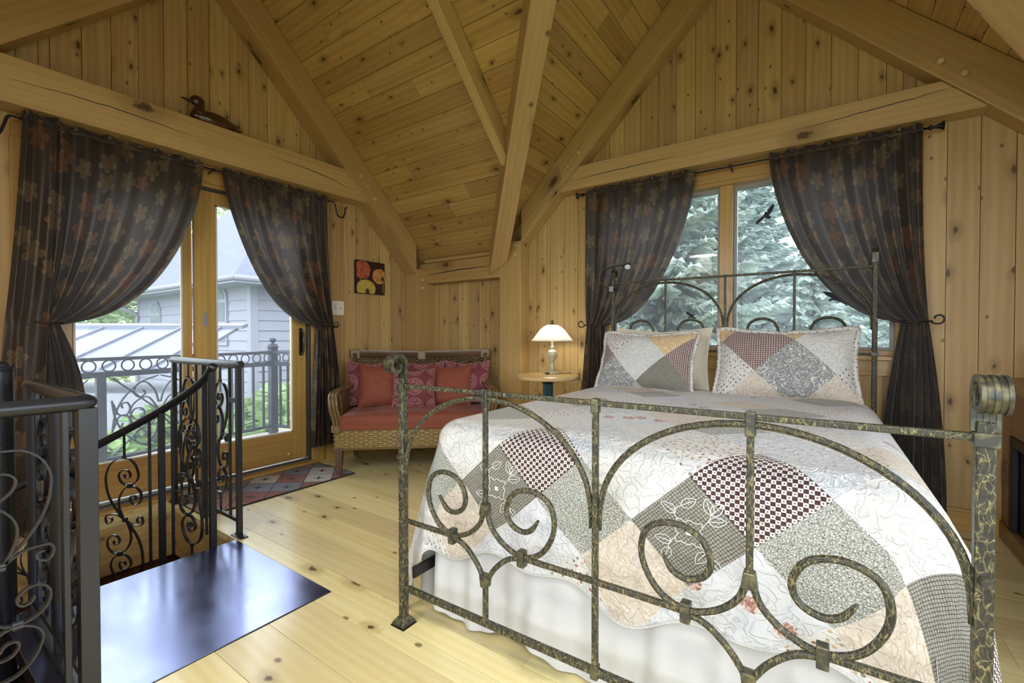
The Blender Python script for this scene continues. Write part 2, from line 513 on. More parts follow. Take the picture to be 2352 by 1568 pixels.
def q_speck(t, u):
    v = t.vor(u, 170); w = t.vor(u, 80)
    c = t.mix(t.noise(u, 20, 2), (.26, .265, .225), (.33, .335, .29))
    c = t.mix(t.math('LESS_THAN', v.outputs['Distance'], .25), c, (.66, .67, .62))
    return t.mix(t.math('LESS_THAN', w.outputs['Distance'], .11), c, (.06, .05, .045))
def q_check(t, u):
    x, y, _ = sepxy(t, u, 88, 45)
    fx = t.math('FRACT', x); fy = t.math('FRACT', y)
    ch = t.n('ShaderNodeTexChecker'); ch.inputs['Scale'].default_value = 1.0
    t.l(_, ch.inputs[0]); ch.inputs[1].default_value = (.060, .022, .022, 1); ch.inputs[2].default_value = (.68, .65, .60, 1)
    dot = t.math('MULTIPLY', t.math('LESS_THAN', t.math('ABSOLUTE', t.math('SUBTRACT', fx, .5)), .15), t.math('LESS_THAN', t.math('ABSOLUTE', t.math('SUBTRACT', fy, .5)), .15))
    return t.mix(dot, ch.outputs[0], (.07, .03, .03))
def q_grid(t, u):
    n = t.n('ShaderNodeVectorMath', operation='MULTIPLY_ADD')
    nz = t.n('ShaderNodeTexNoise'); t.l(u, nz.inputs['Vector']); nz.inputs['Scale'].default_value = 30
    t.l(nz.outputs[1], n.inputs[0]); n.inputs[1].default_value = (.006, .006, 0); t.l(u, n.inputs[2])
    x, y, _ = sepxy(t, n.outputs[0], 115)
    g = t.math('MAXIMUM', t.math('LESS_THAN', t.math('FRACT', x), .17), t.math('LESS_THAN', t.math('FRACT', y), .17))
    return t.mix(g, t.mix(t.noise(u, 12, 2), (.27, .255, .205), (.33, .315, .26)), (.035, .03, .03))
def q_beige(t, u):
    n = t.noise(u, 42, 3, .6, 2.2)
    return t.mix(t.math('MULTIPLY', t.math('GREATER_THAN', n, .53), .6), (.58, .50, .40), (.67, .63, .57))
def q_scroll(t, u):
    n = t.noise(u, 30, 1, .4, 3.0)
    k = t.math('LESS_THAN', t.math('ABSOLUTE', t.math('SUBTRACT', n, .52)), .035)
    return t.mix(k, (.50, .52, .53), (.73, .74, .74))
def q_rose(t, u):
    v = t.vor(u, 11, 'F1', .8); sp = t.n('ShaderNodeSeparateColor'); t.l(v.outputs['Color'], sp.inputs[0])
    n = t.noise(u, 70, 3, .6, 1.0)
    m = t.math('MULTIPLY', t.math('LESS_THAN', t.math('ADD', v.outputs['Distance'], t.math('MULTIPLY_ADD', n, .3, -.15)), .26), t.math('GREATER_THAN', sp.outputs[0], .55))
    pet = t.mix(t.ramp(n, [(.42, 0.0), (.58, 1.0)]), (.30, .13, .10), (.66, .50, .42))
    return t.mix(m, t.mix(t.noise(u, 14, 2), (.63, .63, .64), (.57, .59, .61)), pet)
def q_sprig(t, u):
    v = t.vor(u, 42, 'F1', .6); sp = t.n('ShaderNodeSeparateColor'); t.l(v.outputs['Color'], sp.inputs[0])
    n = t.noise(u, 160, 2)
    m = t.math('LESS_THAN', t.math('ADD', v.outputs['Distance'], t.math('MULTIPLY_ADD', n, .24, -.12)), .2)
    cc = t.mix(t.math('GREATER_THAN', sp.outputs[0], .5), (.30, .12, .09), (.24, .21, .16))
    cc = t.mix(t.math('GREATER_THAN', sp.outputs[1], .6), cc, (.50, .36, .22))
    return t.mix(m, (.635, .63, .605), cc)
def q_vine(t, u):
    n = t.noise(u, 24, 1, .4, 2.6)
    k = t.math('LESS_THAN', t.math('ABSOLUTE', t.math('SUBTRACT', n, .5)), .034)
    return t.mix(k, (.25, .255, .25), (.66, .66, .62))
def q_lattice(t, u):
    x, y, _ = sepxy(t, u, 120, 0)
    ch = t.n('ShaderNodeTexChecker'); ch.inputs['Scale'].default_value = 1.0
    t.l(_, ch.inputs[0]); ch.inputs[1].default_value = (.12, .05, .05, 1); ch.inputs[2].default_value = (.50, .42, .38, 1)
    return ch.outputs[0]
def q_gold(t, u):
    n = t.noise(u, 50, 2, .5, 2.0)
    return t.mix(t.math('MULTIPLY', t.math('GREATER_THAN', n, .52), .7), (.62, .44, .22), (.74, .60, .40))
for nm, fn in (('rib', q_rib), ('speck', q_speck), ('check', q_check), ('grid', q_grid), ('beige', q_beige), ('scroll', q_scroll),
               ('rose', q_rose), ('sprig', q_sprig), ('vine', q_vine), ('lattice', q_lattice), ('gold', q_gold)):
    qprint('quilt_' + nm, fn)
t = NT('embroidery'); t.bsdf((.74, .73, .69), .85)
t = NT('quilt_trim'); u = t.uv(1, 1); t.bsdf(t.mix(t.noise(u, 120, 2), (.36, .35, .32), (.70, .69, .65)), .9)

# rug: leaning diamonds, each with a small dark star
t = NT('rug')
u = t.uv(1, 1)
x, y, v3 = sepxy(t, u, 1.0, 0)
a = t.math('ADD', t.math('MULTIPLY', x, 4.1), t.math('MULTIPLY', y, 3.4)); b_ = t.math('SUBTRACT', t.math('MULTIPLY', x, 4.1), t.math('MULTIPLY', y, 3.4))
ia = t.math('FLOOR', a); ib = t.math('FLOOR', b_); fa = t.math('SUBTRACT', t.math('FRACT', a), .5); fb = t.math('SUBTRACT', t.math('FRACT', b_), .5)
h = t.math('FRACT', t.math('MULTIPLY', t.math('SINE', t.math('ADD', t.math('MULTIPLY', ia, 12.9), t.math('MULTIPLY', ib, 47.3))), 437.5))
rc = t.ramp(h, [(0, (.27, .095, .075)), (.25, (.52, .49, .42)), (.5, (.20, .215, .26)), (.75, (.40, .20, .155))], 'CONSTANT')
star = t.math('LESS_THAN', t.math('MULTIPLY', t.math('ABSOLUTE', fa), t.math('ABSOLUTE', fb)), .0035)
star = t.math('MULTIPLY', star, t.math('LESS_THAN', t.math('MAXIMUM', t.math('ABSOLUTE', fa), t.math('ABSOLUTE', fb)), .2))
line = t.math('GREATER_THAN', t.math('MAXIMUM', t.math('ABSOLUTE', fa), t.math('ABSOLUTE', fb)), .475)
rc = t.mix(star, rc, (.045, .04, .05)); rc = t.mix(t.math('MULTIPLY', line, .8), rc, (.05, .04, .04))
pn = t.noise(u, 130, 3)
rc = t.mix(t.math('MULTIPLY', pn, .45), rc, (.10, .09, .085))
t.bsdf(rc, .95, bump=pn, bs=.6, bd=.004)
t = NT('rug_edge'); t.bsdf((.02, .02, .022), .9)

# wicker
t = NT('wicker'); n = t.noise(t.n('ShaderNodeTexCoord').outputs['Object'], 55, 2)
t.bsdf(t.mix(n, (.19, .115, .030), (.42, .29, .09)), .35, coat=.2)
t = NT('wicker_dark'); n = t.noise(t.n('ShaderNodeTexCoord').outputs['Object'], 55, 2)
t.bsdf(t.mix(n, (.07, .04, .015), (.24, .15, .05)), .35, coat=.2)
t = NT('rattan_pole'); n = t.noise(t.uv(3, 60), 3, 3)
t.bsdf(t.mix(n, (.075, .045, .014), (.26, .17, .055)), .25, coat=.4)
t = NT('wicker_gap'); t.bsdf((.012, .008, .004), .9)
t = NT('rattan_wrap'); n = t.noise(t.uv(1, 1), 180, 2)
t.bsdf(t.mix(n, (.12, .075, .025), (.30, .21, .09)), .4)

# lamp
t = NT('lamp_brass'); n = t.noise(t.n('ShaderNodeTexCoord').outputs['Object'], 40, 3)
t.bsdf(t.mix(n, (.36, .34, .22), (.58, .56, .40)), .4, .25)
t = NT('lamp_glass'); n = t.noise(t.n('ShaderNodeTexCoord').outputs['Object'], 55, 3)
sp = t.math('GREATER_THAN', t.noise(t.n('ShaderNodeTexCoord').outputs['Object'], 170, 2), .62)
lc = t.mix(t.math('MULTIPLY', sp, .5), (.92, .92, .88), (.34, .33, .26))
t.bsdf(lc, .35, trans=.7)
t = NT('bulb'); t.bsdf((1, 1, 1), .5, emit=(1.0, .93, .78), es=25.0)
t = NT('teal_paint'); t.bsdf((.008, .045, .062), .3, coat=.3)
t = NT('cord'); t.bsdf((.05, .04, .03), .5)
t = NT('diffuser'); t.bsdf((.9, .9, .88), .5, emit=(1.0, .95, .86), es=4.0)

# outdoors
t = NT('siding'); n = t.noise(t.uv(1, 12), 6, 3)
t.bsdf(t.mix(n, (.27, .275, .34), (.31, .315, .38)), .7)
t = NT('siding_trim'); t.bsdf((.29, .295, .35), .6)
t = NT('shingle'); oi = t.n('ShaderNodeObjectInfo'); n = t.noise(t.uv(1, 1), 26, 4)
br = t.n('ShaderNodeTexBrick'); t.l(t.uv(1, 1), br.inputs[0]); br.inputs['Scale'].default_value = 2.2
br.inputs[1].default_value = (.125, .13, .175, 1); br.inputs[2].default_value = (.155, .165, .21, 1); br.inputs[3].default_value = (.065, .07, .095, 1)
br.inputs['Mortar Size'].default_value = .012
t.bsdf(t.mix(.4, br.outputs[0], t.mix(n, (.11, .12, .155), (.18, .19, .235))), .9)
t = NT('metal_roof'); t.bsdf((.145, .155, .205), .5, .0)
t = NT('gutter'); t.bsdf((.22, .22, .26), .5)
t = NT('far_pane'); t.bsdf((.20, .24, .26), .08)
t = NT('deck_iron'); t.bsdf((.022, .025, .040), .6)
t = NT('deck_board'); n = t.noise(t.uv(1, 20, True), 3, 3); t.bsdf(t.mix(n, (.22, .19, .17), (.34, .30, .27)), .8)
t = NT('ground'); t.bsdf(t.mix(t.noise(t.n('ShaderNodeTexCoord').outputs['Object'], 1.2, 4), (.10, .15, .05), (.22, .28, .12)), 1.0)
def leafm(name, c1, c2, tr=.35):
    t = NT(name); g = t.n('ShaderNodeNewGeometry')
    t.bsdf(t.mix(g.outputs['Random Per Island'], c1, c2), .6, trans=tr)
leafm('leaf_pale', (.20, .30, .12), (.42, .52, .26))
leafm('leaf_hosta', (.16, .30, .08), (.46, .60, .26))
leafm('leaf_dark', (.13, .22, .12), (.28, .38, .22))
leafm('needles', (.24, .32, .27), (.50, .58, .53), .25)
leafm('needles_deep', (.17, .24, .21), (.38, .46, .42), .2)
t = NT('bark'); t.bsdf(t.mix(t.noise(t.n('ShaderNodeTexCoord').outputs['Object'], 9, 4), (.10, .075, .055), (.2, .16, .13)), 1.0)

# canvas print of three poppies (flat print: colours only)
t = NT('poppy_print')
u = t.uv(1, 1); x, y, _ = sepxy(t, u, 1.0)
c = (.030, .009, .005)
def blob(t, c, cx, cy, rx, ry, colr, colr2, wobs=.1, sc=7):
    dx = t.math('DIVIDE', t.math('SUBTRACT', x, cx), rx); dy = t.math('DIVIDE', t.math('SUBTRACT', y, cy), ry)
    d = t.math('SQRT', t.math('ADD', t.math('MULTIPLY', dx, dx), t.math('MULTIPLY', dy, dy)))
    d = t.math('ADD', d, t.math('MULTIPLY_ADD', t.noise(u, sc, 2), wobs*2, -wobs))
    return t.mix(t.ramp(d, [(.95, 1.0), (1.0, 0.0)]), c, t.mix(t.ramp(t.noise(u, 8, 3, .5, 1.6), [(.35, 0.0), (.65, 1.0)]), colr, colr2))
def strip(t, c, x0, x1, y0, y1, colr):
    f = t.math('MULTIPLY', t.math('MULTIPLY', t.math('GREATER_THAN', x, x0), t.math('LESS_THAN', x, x1)), t.math('MULTIPLY', t.math('GREATER_THAN', y, y0), t.math('LESS_THAN', y, y1)))
    return t.mix(f, c, colr)
c = strip(t, c, .12, .145, .30, .62, (.40, .30, .12)); c = strip(t, c, .93, .955, .05, .45, (.40, .30, .12))
c = blob(t, c, .20, .72, .29, .29, (.30, .050, .020), (.52, .15, .07))
c = blob(t, c, .80, .57, .25, .25, (.42, .17, .040), (.66, .34, .10))
c = blob(t, c, .33, .15, .34, .28, (.40, .30, .035), (.62, .52, .12))
c = blob(t, c, .38, .05, .08, .10, (.03, .02, .01), (.10, .07, .02), .2)
c = blob(t, c, .93, .50, .06, .08, (.05, .02, .01), (.14, .07, .02), .2)
t.bsdf(c, .6)
# ------------------------------------------------------------------ room shell
XW, XE, YS, YN = -3.59, 1.30, -0.67, 3.475          # inner faces of the four walls
CX, CY, APEX = -0.6075, 1.4025, 3.81                # crossing of the two gable ridges
FXW, FYN = -3.42, 3.342                             # room-side faces of the timber frame
WELL = (-3.37, -1.70, -0.58, 1.12)                  # stairwell opening x0 x1 y0 y1
def topN(x): return APEX - min(abs(x - CX), abs(YN - CY))
def topW(y): return APEX - min(abs(y - CY), abs(XW - CX))
def topE(y): return APEX - min(abs(y - CY), abs(XE - CX))
def topS(x): return APEX - min(abs(x - CX), abs(YS - CY))

def struct(name):
    o = thing(name, None, None, kind='structure'); return o

def clip(poly, a, b, c):
    """keep a*u+b*v<=c"""
    out = []
    for i in range(len(poly)):
        p, q = poly[i], poly[(i+1) % len(poly)]
        dp, dq = a*p[0]+b*p[1]-c, a*q[0]+b*q[1]-c
        if dp <= 1e-9: out.append(p)
        if (dp < -1e-9 and dq > 1e-9) or (dp > 1e-9 and dq < -1e-9):
            k = dp/(dp-dq); out.append((p[0]+(q[0]-p[0])*k, p[1]+(q[1]-p[1])*k))
    return out

def boards(parent, O, U, V, N, poly, width, thick, gap, mat, name='plank', minlen=1.1, maxlen=2.6, v_off=0.0):
    O = Vector(O); U = Vector(U).normalized(); V = Vector(V).normalized(); N = Vector(N).normalized()
    v0 = min(p[1] for p in poly); v1 = max(p[1] for p in poly)
    k = v0 - v_off
    while k < v1:
        st = clip(clip(poly, 0, -1, -(k+gap/2)), 0, 1, k+width-gap/2)
        k += width
        if len(st) < 3: continue
        u0 = min(p[0] for p in st); u1 = max(p[0] for p in st)
        cuts = [u0 - .01]; c = u0 + rnd.uniform(.4, maxlen)
        while c < u1 - .35:
            cuts.append(c); c += rnd.uniform(minlen, maxlen)
        cuts.append(u1 + .01)
        for a, b in zip(cuts, cuts[1:]):
            pc = clip(clip(st, -1, 0, -(a+.0006)), 1, 0, b-.0006)
            if len(pc) < 3: continue
            ar = abs(sum(pc[i][0]*pc[(i+1) % len(pc)][1]-pc[(i+1) % len(pc)][0]*pc[i][1] for i in range(len(pc))))/2
            if ar < 2e-4: continue
            MB().prism([O + U*p[0] + V*p[1] for p in pc], N*thick, U, V).build(name, mat, parent)

def vboards(parent, axis, fixed, inward, a0, a1, start, width, top, opens, mat, z0=0.0, thick=.014, gap=.0035, breaks=()):
    """upright boards on a wall; axis 'x' or 'y' is the horizontal run; opens = (a,b,z0,z1)"""
    ed = [a0]; k = start
    while k < a0: k += width
    while k < a1: ed.append(k); k += width
    ed.append(a1)
    for (oa, ob, _, _) in opens:
        ed = [e for e in ed if abs(e-oa) > .035 and abs(e-ob) > .035] + [oa, ob]
    ed = sorted(ed)
    H_ = (1, 0, 0) if axis == 'x' else (0, 1, 0)
    for a, b in zip(ed, ed[1:]):
        if b - a < .012: continue
        jit = rnd.uniform(-.0012, .0012)
        spans = [(z0, None)]
        mid = (a+b)/2
        for (oa, ob, za, zb) in opens:
            if oa - .001 < mid < ob + .001:
                n = []
                if za > z0 + .01: n.append((z0, za))
                n.append((zb, None)); spans = n
        for (za, zb) in spans:
            aa, bb = a+gap/2, b-gap/2
            pts = [(aa, za), (bb, za)]
            if zb is None:
                pts.append((bb, top(bb)))
                for br in sorted(breaks, reverse=True):
                    if aa < br < bb: pts.append((br, top(br)))
                pts.append((aa, top(aa)))
            else: pts += [(bb, zb), (aa, zb)]
            mk = (lambda h, z: (h, fixed+jit, z)) if axis == 'x' else (lambda h, z: (fixed+jit, h, z))
            MB().prism([mk(*p) for p in pts], Vector(inward)*(-thick), (0, 0, 1), H_).build('plank', mat, parent)

def backing(parent, axis, fixed, outward, a0, a1, top, opens, mat='pine_wall', off=.016, th=.12, z0=-.3, n=None, breaks=()):
    """solid wall behind the boards, cut around the openings"""
    ed = sorted(set([a0, a1] + [e for o in opens for e in o[:2]] + list(breaks)))
    mb = MB()
    for a, b in zip(ed, ed[1:]):
        spans = [(z0, None)]
        for (oa, ob, za, zb) in opens:
            if oa - 1e-6 <= (a+b)/2 <= ob + 1e-6:
                spans = ([(z0, za)] if za > z0 else []) + [(zb, None)]
        for za, zb in spans:
            pts = [(a, za), (b, za)] + ([(b, zb), (a, zb)] if zb is not None else [(b, top(b)+.1), (a, top(a)+.1)])
            ow = Vector(outward)
            mk = (lambda h, z: Vector((h, fixed, z)) + ow*off) if axis == 'x' else (lambda h, z: Vector((fixed, h, z)) + ow*off)
            mb.prism([mk(*p) for p in pts], ow*th, (0, 0, 1), (1, 0, 0) if axis == 'x' else (0, 1, 0))
    return mb.build('wall_body', mat, parent)

DOOR = (.585, 2.18, 0.0, 2.13)
WIN = (-1.475, .325, .925, 2.135)
BW = .1335
wl = struct('wall_left'); wb = struct('wall_back'); wr = struct('wall_right'); wf = struct('wall_front')
bw_ = sorted([CY, CY-2.0725+.0001, CY+2.0725-.0001])
backing(wl, 'y', XW, (-1, 0, 0), YS-.2, YN+.2, topW, [DOOR], breaks=[CY])
vboards(wl, 'y', XW, (1, 0, 0), YS, YN, .631-BW*20, BW, topW, [DOOR], 'pine_wall', breaks=[CY])
brN = [CX, -2.68]
backing(wb, 'x', YN, (0, 1, 0), XW, XE+.2, topN, [WIN], breaks=brN)
vboards(wb, 'x', YN, (0, -1, 0), XW, XE, -.819-BW*30, BW, topN, [WIN], 'pine_wall', breaks=brN)
# the walls behind the camera, each with a broad unseen window added for daylight
ADDED_WIN_S = (-1.55, 1.15, .35, 2.35); ADDED_WIN_E = (-.5, 1.95, .35, 2.25)
backing(wf, 'x', YS, (0, -1, 0), XW, XE+.2, topS, [ADDED_WIN_S], breaks=[CX, CX-2.0725])
vboards(wf, 'x', YS, (0, 1, 0), XW, XE, XW, .2, topS, [ADDED_WIN_S], 'pine_wall', breaks=[CX, CX-2.0725])
backing(wr, 'y', XE, (1, 0, 0), YS, YN, topE, [ADDED_WIN_E], breaks=[CY, CY-1.9075, CY+1.9075])
vboards(wr, 'y', XE, (-1, 0, 0), YS, YN, YS, .2, topE, [ADDED_WIN_E], 'pine_wall', breaks=[CY, CY-1.9075, CY+1.9075])

# ceiling: eight slopes of boards running with each ridge
cl = struct('ceiling')
def slope(poly_xy, zfn, along, up, thick=.02, width=.138):
    """poly in plan; boards along one plan axis"""
    O = Vector((CX, CY, APEX))
    U = Vector(along); V = Vector(up).normalized()
    pts = [Vector((x, y, zfn(x, y))) - O for x, y in poly_xy]
    poly = [(p.dot(U), p.dot(V)) for p in pts]
    N = U.cross(V)
    if N.z < 0: N = -N
    boards(cl, O, U, V, N, poly, width, thick, .003, 'pine_ceiling', maxlen=2.4)
    MB().prism([p + O + N*.024 for p in pts], N*.06, U, V).build('roof_deck', 'pine_ceiling', cl)
dW, dE, dN, dS = CX-XW, XE-CX, YN-CY, CY-YS
zx = lambda x, y: APEX - abs(x-CX); zy = lambda x, y: APEX - abs(y-CY)
slope([(CX, CY), (XW, CY), (XW, YN), (CX-dN, YN)], zy, (1, 0, 0), (0, -1, 1))
slope([(CX, CY), (CX, YN), (CX-dN, YN)], zx, (0, 1, 0), (1, 0, 1))
slope([(CX, CY), (XE, CY+dE), (XE, YN), (CX, YN)], zx, (0, 1, 0), (-1, 0, 1))
slope([(CX, CY), (XE, CY), (XE, CY+dE)], zy, (1, 0, 0), (0, -1, 1))
slope([(CX, CY), (XW, CY), (XW, YS), (CX-dS, YS)], zy, (1, 0, 0), (0, 1, 1))
slope([(CX, CY), (CX, YS), (CX-dS, YS)], zx, (0, 1, 0), (1, 0, 1))
slope([(CX, CY), (XE, CY-dE), (XE, YS), (CX, YS)], zx, (0, 1, 0), (-1, 0, 1))
slope([(CX, CY), (XE, CY), (XE, CY-dE)], zy, (1, 0, 0), (0, 1, 1))

# floor of wide pine planks running in x, cut around the stairwell
fl = struct('floor')
wx0, wx1, wy0, wy1 = WELL
FT = .03
def floor_boards(x0, x1, y0, y1, w=.181):
    boards(fl, (0, 0, 0), (1, 0, 0), (0, 1, 0), (0, 0, -1), [(x0, y0), (x1, y0), (x1, y1), (x0, y1)], w, FT, .002, 'floor', minlen=1.6, maxlen=3.4)
ys = .678 - .181*7
rows = []
k = ys - .181
while k < YN:
    a, b = max(k, YS), min(k+.181, YN)
    k += .181
    if b <= a: continue
    for (p, q) in ([(a, b)] if not (a < wy1 < b) else [(a, wy1), (wy1, b)]):
        if wy0 <= (p+q)/2 <= wy1:
            boards(fl, (0, 0, 0), (1, 0, 0), (0, 1, 0), (0, 0, -1), [(wx1, p), (XE, p), (XE, q), (wx1, q)], q-p+1e-6, FT, .002, 'floor', minlen=1.6, maxlen=3.4)
        else:
            boards(fl, (0, 0, 0), (1, 0, 0), (0, 1, 0), (0, 0, -1), [(XW, p), (XE, p), (XE, q), (XW, q)], q-p+1e-6, FT, .002, 'floor', minlen=1.6, maxlen=3.4)
boards(fl, (0, 0, 0), (0, 1, 0), (1, 0, 0), (0, 0, -1), [(wy0, XW), (wy1, XW), (wy1, wx0), (wy0, wx0)], .12, FT, .002, 'floor')
sub = MB()
for (a, b, c, d) in ((XW-.1, wx0, YS-.1, YN+.1), (wx1, XE+.1, YS-.1, YN+.1), (wx0, wx1, wy1, YN+.1), (wx0, wx1, YS-.1, wy0)):
    sub.box(a, b, c, d, -.30, -FT-.001)
sub.build('subfloor', 'pine_wall', fl)
# stairwell lining: trimmer beams above, dark panels down to the lower floor
wn = struct('trim_1')
MB().box(wx0-.06, wx0-.002, wy0, wy1, -.30, -.031, along=1).build('trimmer_beam', 'beam', wn, bevel=.004)
MB().box(wx0-.06, wx1+.06, wy1+.002, wy1+.06, -.30, -.031, along=0).build('trimmer_beam', 'beam_pale', wn, bevel=.004)
MB().box(wx1+.002, wx1+.06, wy0, wy1, -.30, -.031, along=1).build('trimmer_beam', 'beam', wn, bevel=.004)
MB().box(wx0, wx1, wy0-.06, wy0-.002, -.30, -.031, along=0).build('trimmer_beam', 'beam', wn, bevel=.004)
for nm, bx_ in (('shaft_panel', (wx0-.10, wx0-.03, wy0-.1, wy1+.1)), ('shaft_panel', (wx1+.03, wx1+.1, wy0-.1, wy1+.1)),
                ('shaft_panel', (wx0-.1, wx1+.1, wy1+.03, wy1+.1)), ('shaft_panel', (wx0-.1, wx1+.1, wy0-.1, wy0-.03))):
    MB().box(*bx_, -2.7, -.30, along=2).build(nm, 'red_wood', wn)
MB().box(wx0-.1, wx1+.1, wy0-.1, wy1+.1, -2.72, -2.66, along=0).build('lower_floor', 'red_wood', wn)

# baseboards
bb = struct('baseboard_left')
MB().box(XW+.001, XW+.022, 2.305, 3.22, 0.0, .115, along=1).build('board', 'door_wood', bb, bevel=.003)
MB().box(XW+.001, XW+.022, YS+.03, .47, 0.0, .115, along=1).build('board', 'door_wood', bb, bevel=.003)
bb = struct('baseboard_back')
MB().box(-2.23, .735, YN-.022, YN-.001, 0.0, .10, along=0).build('board', 'door_wood', bb, bevel=.003)
MB().box(-2.23, .735, YN-.032, YN-.001, .100, .118, along=0).build('cap_moulding', 'door_wood', bb, bevel=.005)

# ------------------------------------------------------------------ timber frame
def peg(parent, p, d, r=.0155, l=.026):
    p = Vector(p); d = Vector(d).normalized()
    MB().tube([p - d*.01, p + d*l*.8, p + d*l], [r, r, r*.7], 10).build('peg', 'peg_wood', parent, smooth=True, auto=40)
def prismX(pts, x0, x1, U): return MB().prism([(x0, y, z) for y, z in pts], (x1-x0, 0, 0), U, Vector((1, 0, 0)).cross(Vector(U)))
def prismY(pts, y0, y1, U): return MB().prism([(x, y0, z) for x, z in pts], (0, y1-y0, 0), U, Vector((0, 1, 0)).cross(Vector(U)))
s2 = math.sqrt(.5)
eps = .002
b = thing('tie_beam', 'heavy wooden tie beam above the glass door, carrying the duck decoy', 'beam', ((XW+FXW)/2, CY, 2.248))
prismX([(2.652, 2.248), (2.412, 2.488), (.393, 2.488), (.153, 2.248)], XW+eps, FXW-.004, (0, 1, 0)).build('timber', 'beam_pale', b, bevel=.006)
b = thing('tie_beam', 'heavy wooden tie beam running above the bed window', 'beam', (CX, (YN+FYN)/2, 2.248))
prismY([(-1.872, 2.248), (-1.687, 2.433), (.472, 2.433), (.657, 2.248)], FYN+.004, YN-eps, (1, 0, 0)).build('timber', 'beam_pale', b, bevel=.006)
def rafterW(sign, label):
    b = thing('gable_rafter', label, 'beam', ((XW+FXW)/2, CY + sign*1.8, 1.68))
    y = lambda d: CY + sign*d
    prismX([(y(1.8175), 1.68), (y(1.8175), APEX-1.8175-.004), (y(.001), APEX-.005), (y(.001), 3.4975)], XW+eps, FXW, (0, -sign*s2, s2)).build('timber', 'beam', b, bevel=.006)
    if sign > 0:
        for yy, zz in ((2.55, 2.47), (2.62, 2.39), (2.705, 2.30)):
            peg(b, (FXW, yy, zz), (1, 0, 0))
rafterW(1, 'sloping wooden rafter at the right side of the gable above the glass door')
rafterW(-1, 'sloping wooden rafter in the top left corner of the photo')
def rafterN(sign, label):
    b = thing('gable_rafter', label, 'beam', (CX + sign*1.6, (YN+FYN)/2, 1.887))
    x = lambda d: CX + sign*d
    prismY([(x(1.635), 1.880), (x(1.635), APEX-1.635-.004), (x(.001), APEX-.005), (x(.001), 3.515)], FYN, YN-eps, (-sign*s2, 0, s2)).build('timber', 'beam', b, bevel=.006)
    for d, zz in (((1.07, 2.53), (1.165, 2.44))):
        peg(b, (x(d), FYN, zz), (0, -1, 0))
rafterN(-1, 'sloping wooden rafter left of the gable above the bed window')
rafterN(1, 'sloping wooden rafter at the top right, above the bed window')
# valley rafters run down the diagonals
def valley(sx, sy, ex, ey, label, mat='beam_pale', ylim=None, off=0.0, zc=1.668, dmax=1.9):
    b = thing('valley_rafter', label, 'beam', (ex, ey, zc))
    D = Vector((sx, sy, 0)).normalized(); Pn = Vector((-D.y, D.x, 0)); w = .072
    mb = MB()
    E = Vector((ex, ey, 0))
    # section ends: upper end at the crossing, lower end cut flush with the wall frame (plane y = ey)
    vs = []
    for s in (-1, 1):
        p = E + Pn*w*s
        t = (ey - p.y)/D.y
        p = p + D*t
        d = t*s2
        vs.append((p, d))
    top = []
    pts = []
    for (p, d) in vs:
        zu = zc - d
        pts.append((p.x, p.y, zu)); top.append((p.x, p.y, APEX - min(abs(p.x-CX), abs(p.y-CY)) + .02))
    up = []
    for s in (-1, 1):
        p = E + Pn*w*s - D*(dmax/s2)
        up.append((p.x, p.y, zc+dmax)); up.append((p.x, p.y, zc+dmax+.26))
    V = [pts[0], pts[1], top[1], top[0], up[0], up[2], up[3], up[1]]
    F = [(0, 1, 2, 3), (7, 6, 5, 4), (0, 4, 5, 1), (1, 5, 6, 2), (2, 6, 7, 3), (3, 7, 4, 0)]
    L = dmax*2.4
    uvs = [[(0, 0), (0, .145), (.2, .145), (.2, 0)]]*2 + [[(0, .0), (L, .0), (L, .145), (0, .145)], [(0, .2), (L, .2), (L, .4), (0, .4)], [(0, .5), (L, .5), (L, .6), (0, .6)], [(0, .9), (L, .9), (L, .7), (0, .7)]]
    mb.add(V, F, uvs); o = mb.build('timber', mat, b, bevel=.006)
    bm = bmesh.new(); bm.from_mesh(o.data); bmesh.ops.recalc_face_normals(bm, faces=bm.faces); bm.to_mesh(o.data); bm.free()
valley(-1, 1, -2.485, 3.335, 'long pale valley rafter running down to the corner post behind the loveseat')
valley(1, 1, 1.22, 3.335, 'valley rafter end in the upper right corner of the ceiling', zc=1.735, dmax=1.8)
# jack rafter
b = thing('jack_rafter', 'short slanting rafter that meets the long valley rafter on the ceiling', 'beam', (-1.955, 2.8, 2.2))
yj = lambda z: 5.01 - z
prismX([(2.71, 5.01-2.71), (2.71, 5.2125-2.71-.006), (CY+.01, APEX-.02), (CY+.01, 5.01-CY-.01)], -1.99, -1.92, (0, -s2, s2)).build('timber', 'beam_pale', b, bevel=.005)
# corner posts and the eave beam
b = thing('corner_post', 'square wooden corner post left of the loveseat back corner', 'post', ((XW+FXW)/2, 3.35, 0))
MB().box(XW+eps, FXW, 3.222, YN-eps, 0.0, 1.735, along=2).build('timber', 'beam', b, bevel=.006)
for z in (1.735-.05, 1.735-.13): peg(b, (FXW, 3.29, z-.06), (1, 0, 0))
b = thing('corner_post', 'broad wooden post between the loveseat and the lamp table', 'post', (-2.36, 3.4, 0))
MB().box(-2.475, -2.245, FYN, YN-eps, 0.0, 1.90, along=2).build('timber', 'beam', b, bevel=.006)
for z in (1.86, 1.78): peg(b, (-2.29, FYN, z), (0, -1, 0))
b = thing('eave_beam', 'short cracked wooden beam above the loveseat corner', 'beam', (-2.95, 3.4, 1.595))
MB().box(FXW-.1, -2.475, 3.345, YN-eps, 1.595, 1.80, along=0).build('timber', 'beam', b, bevel=.006)
MB().box(FXW, -2.475, 3.325, 3.345, 1.80, 1.835, along=0).build('cove_moulding', 'beam', b, bevel=.008)
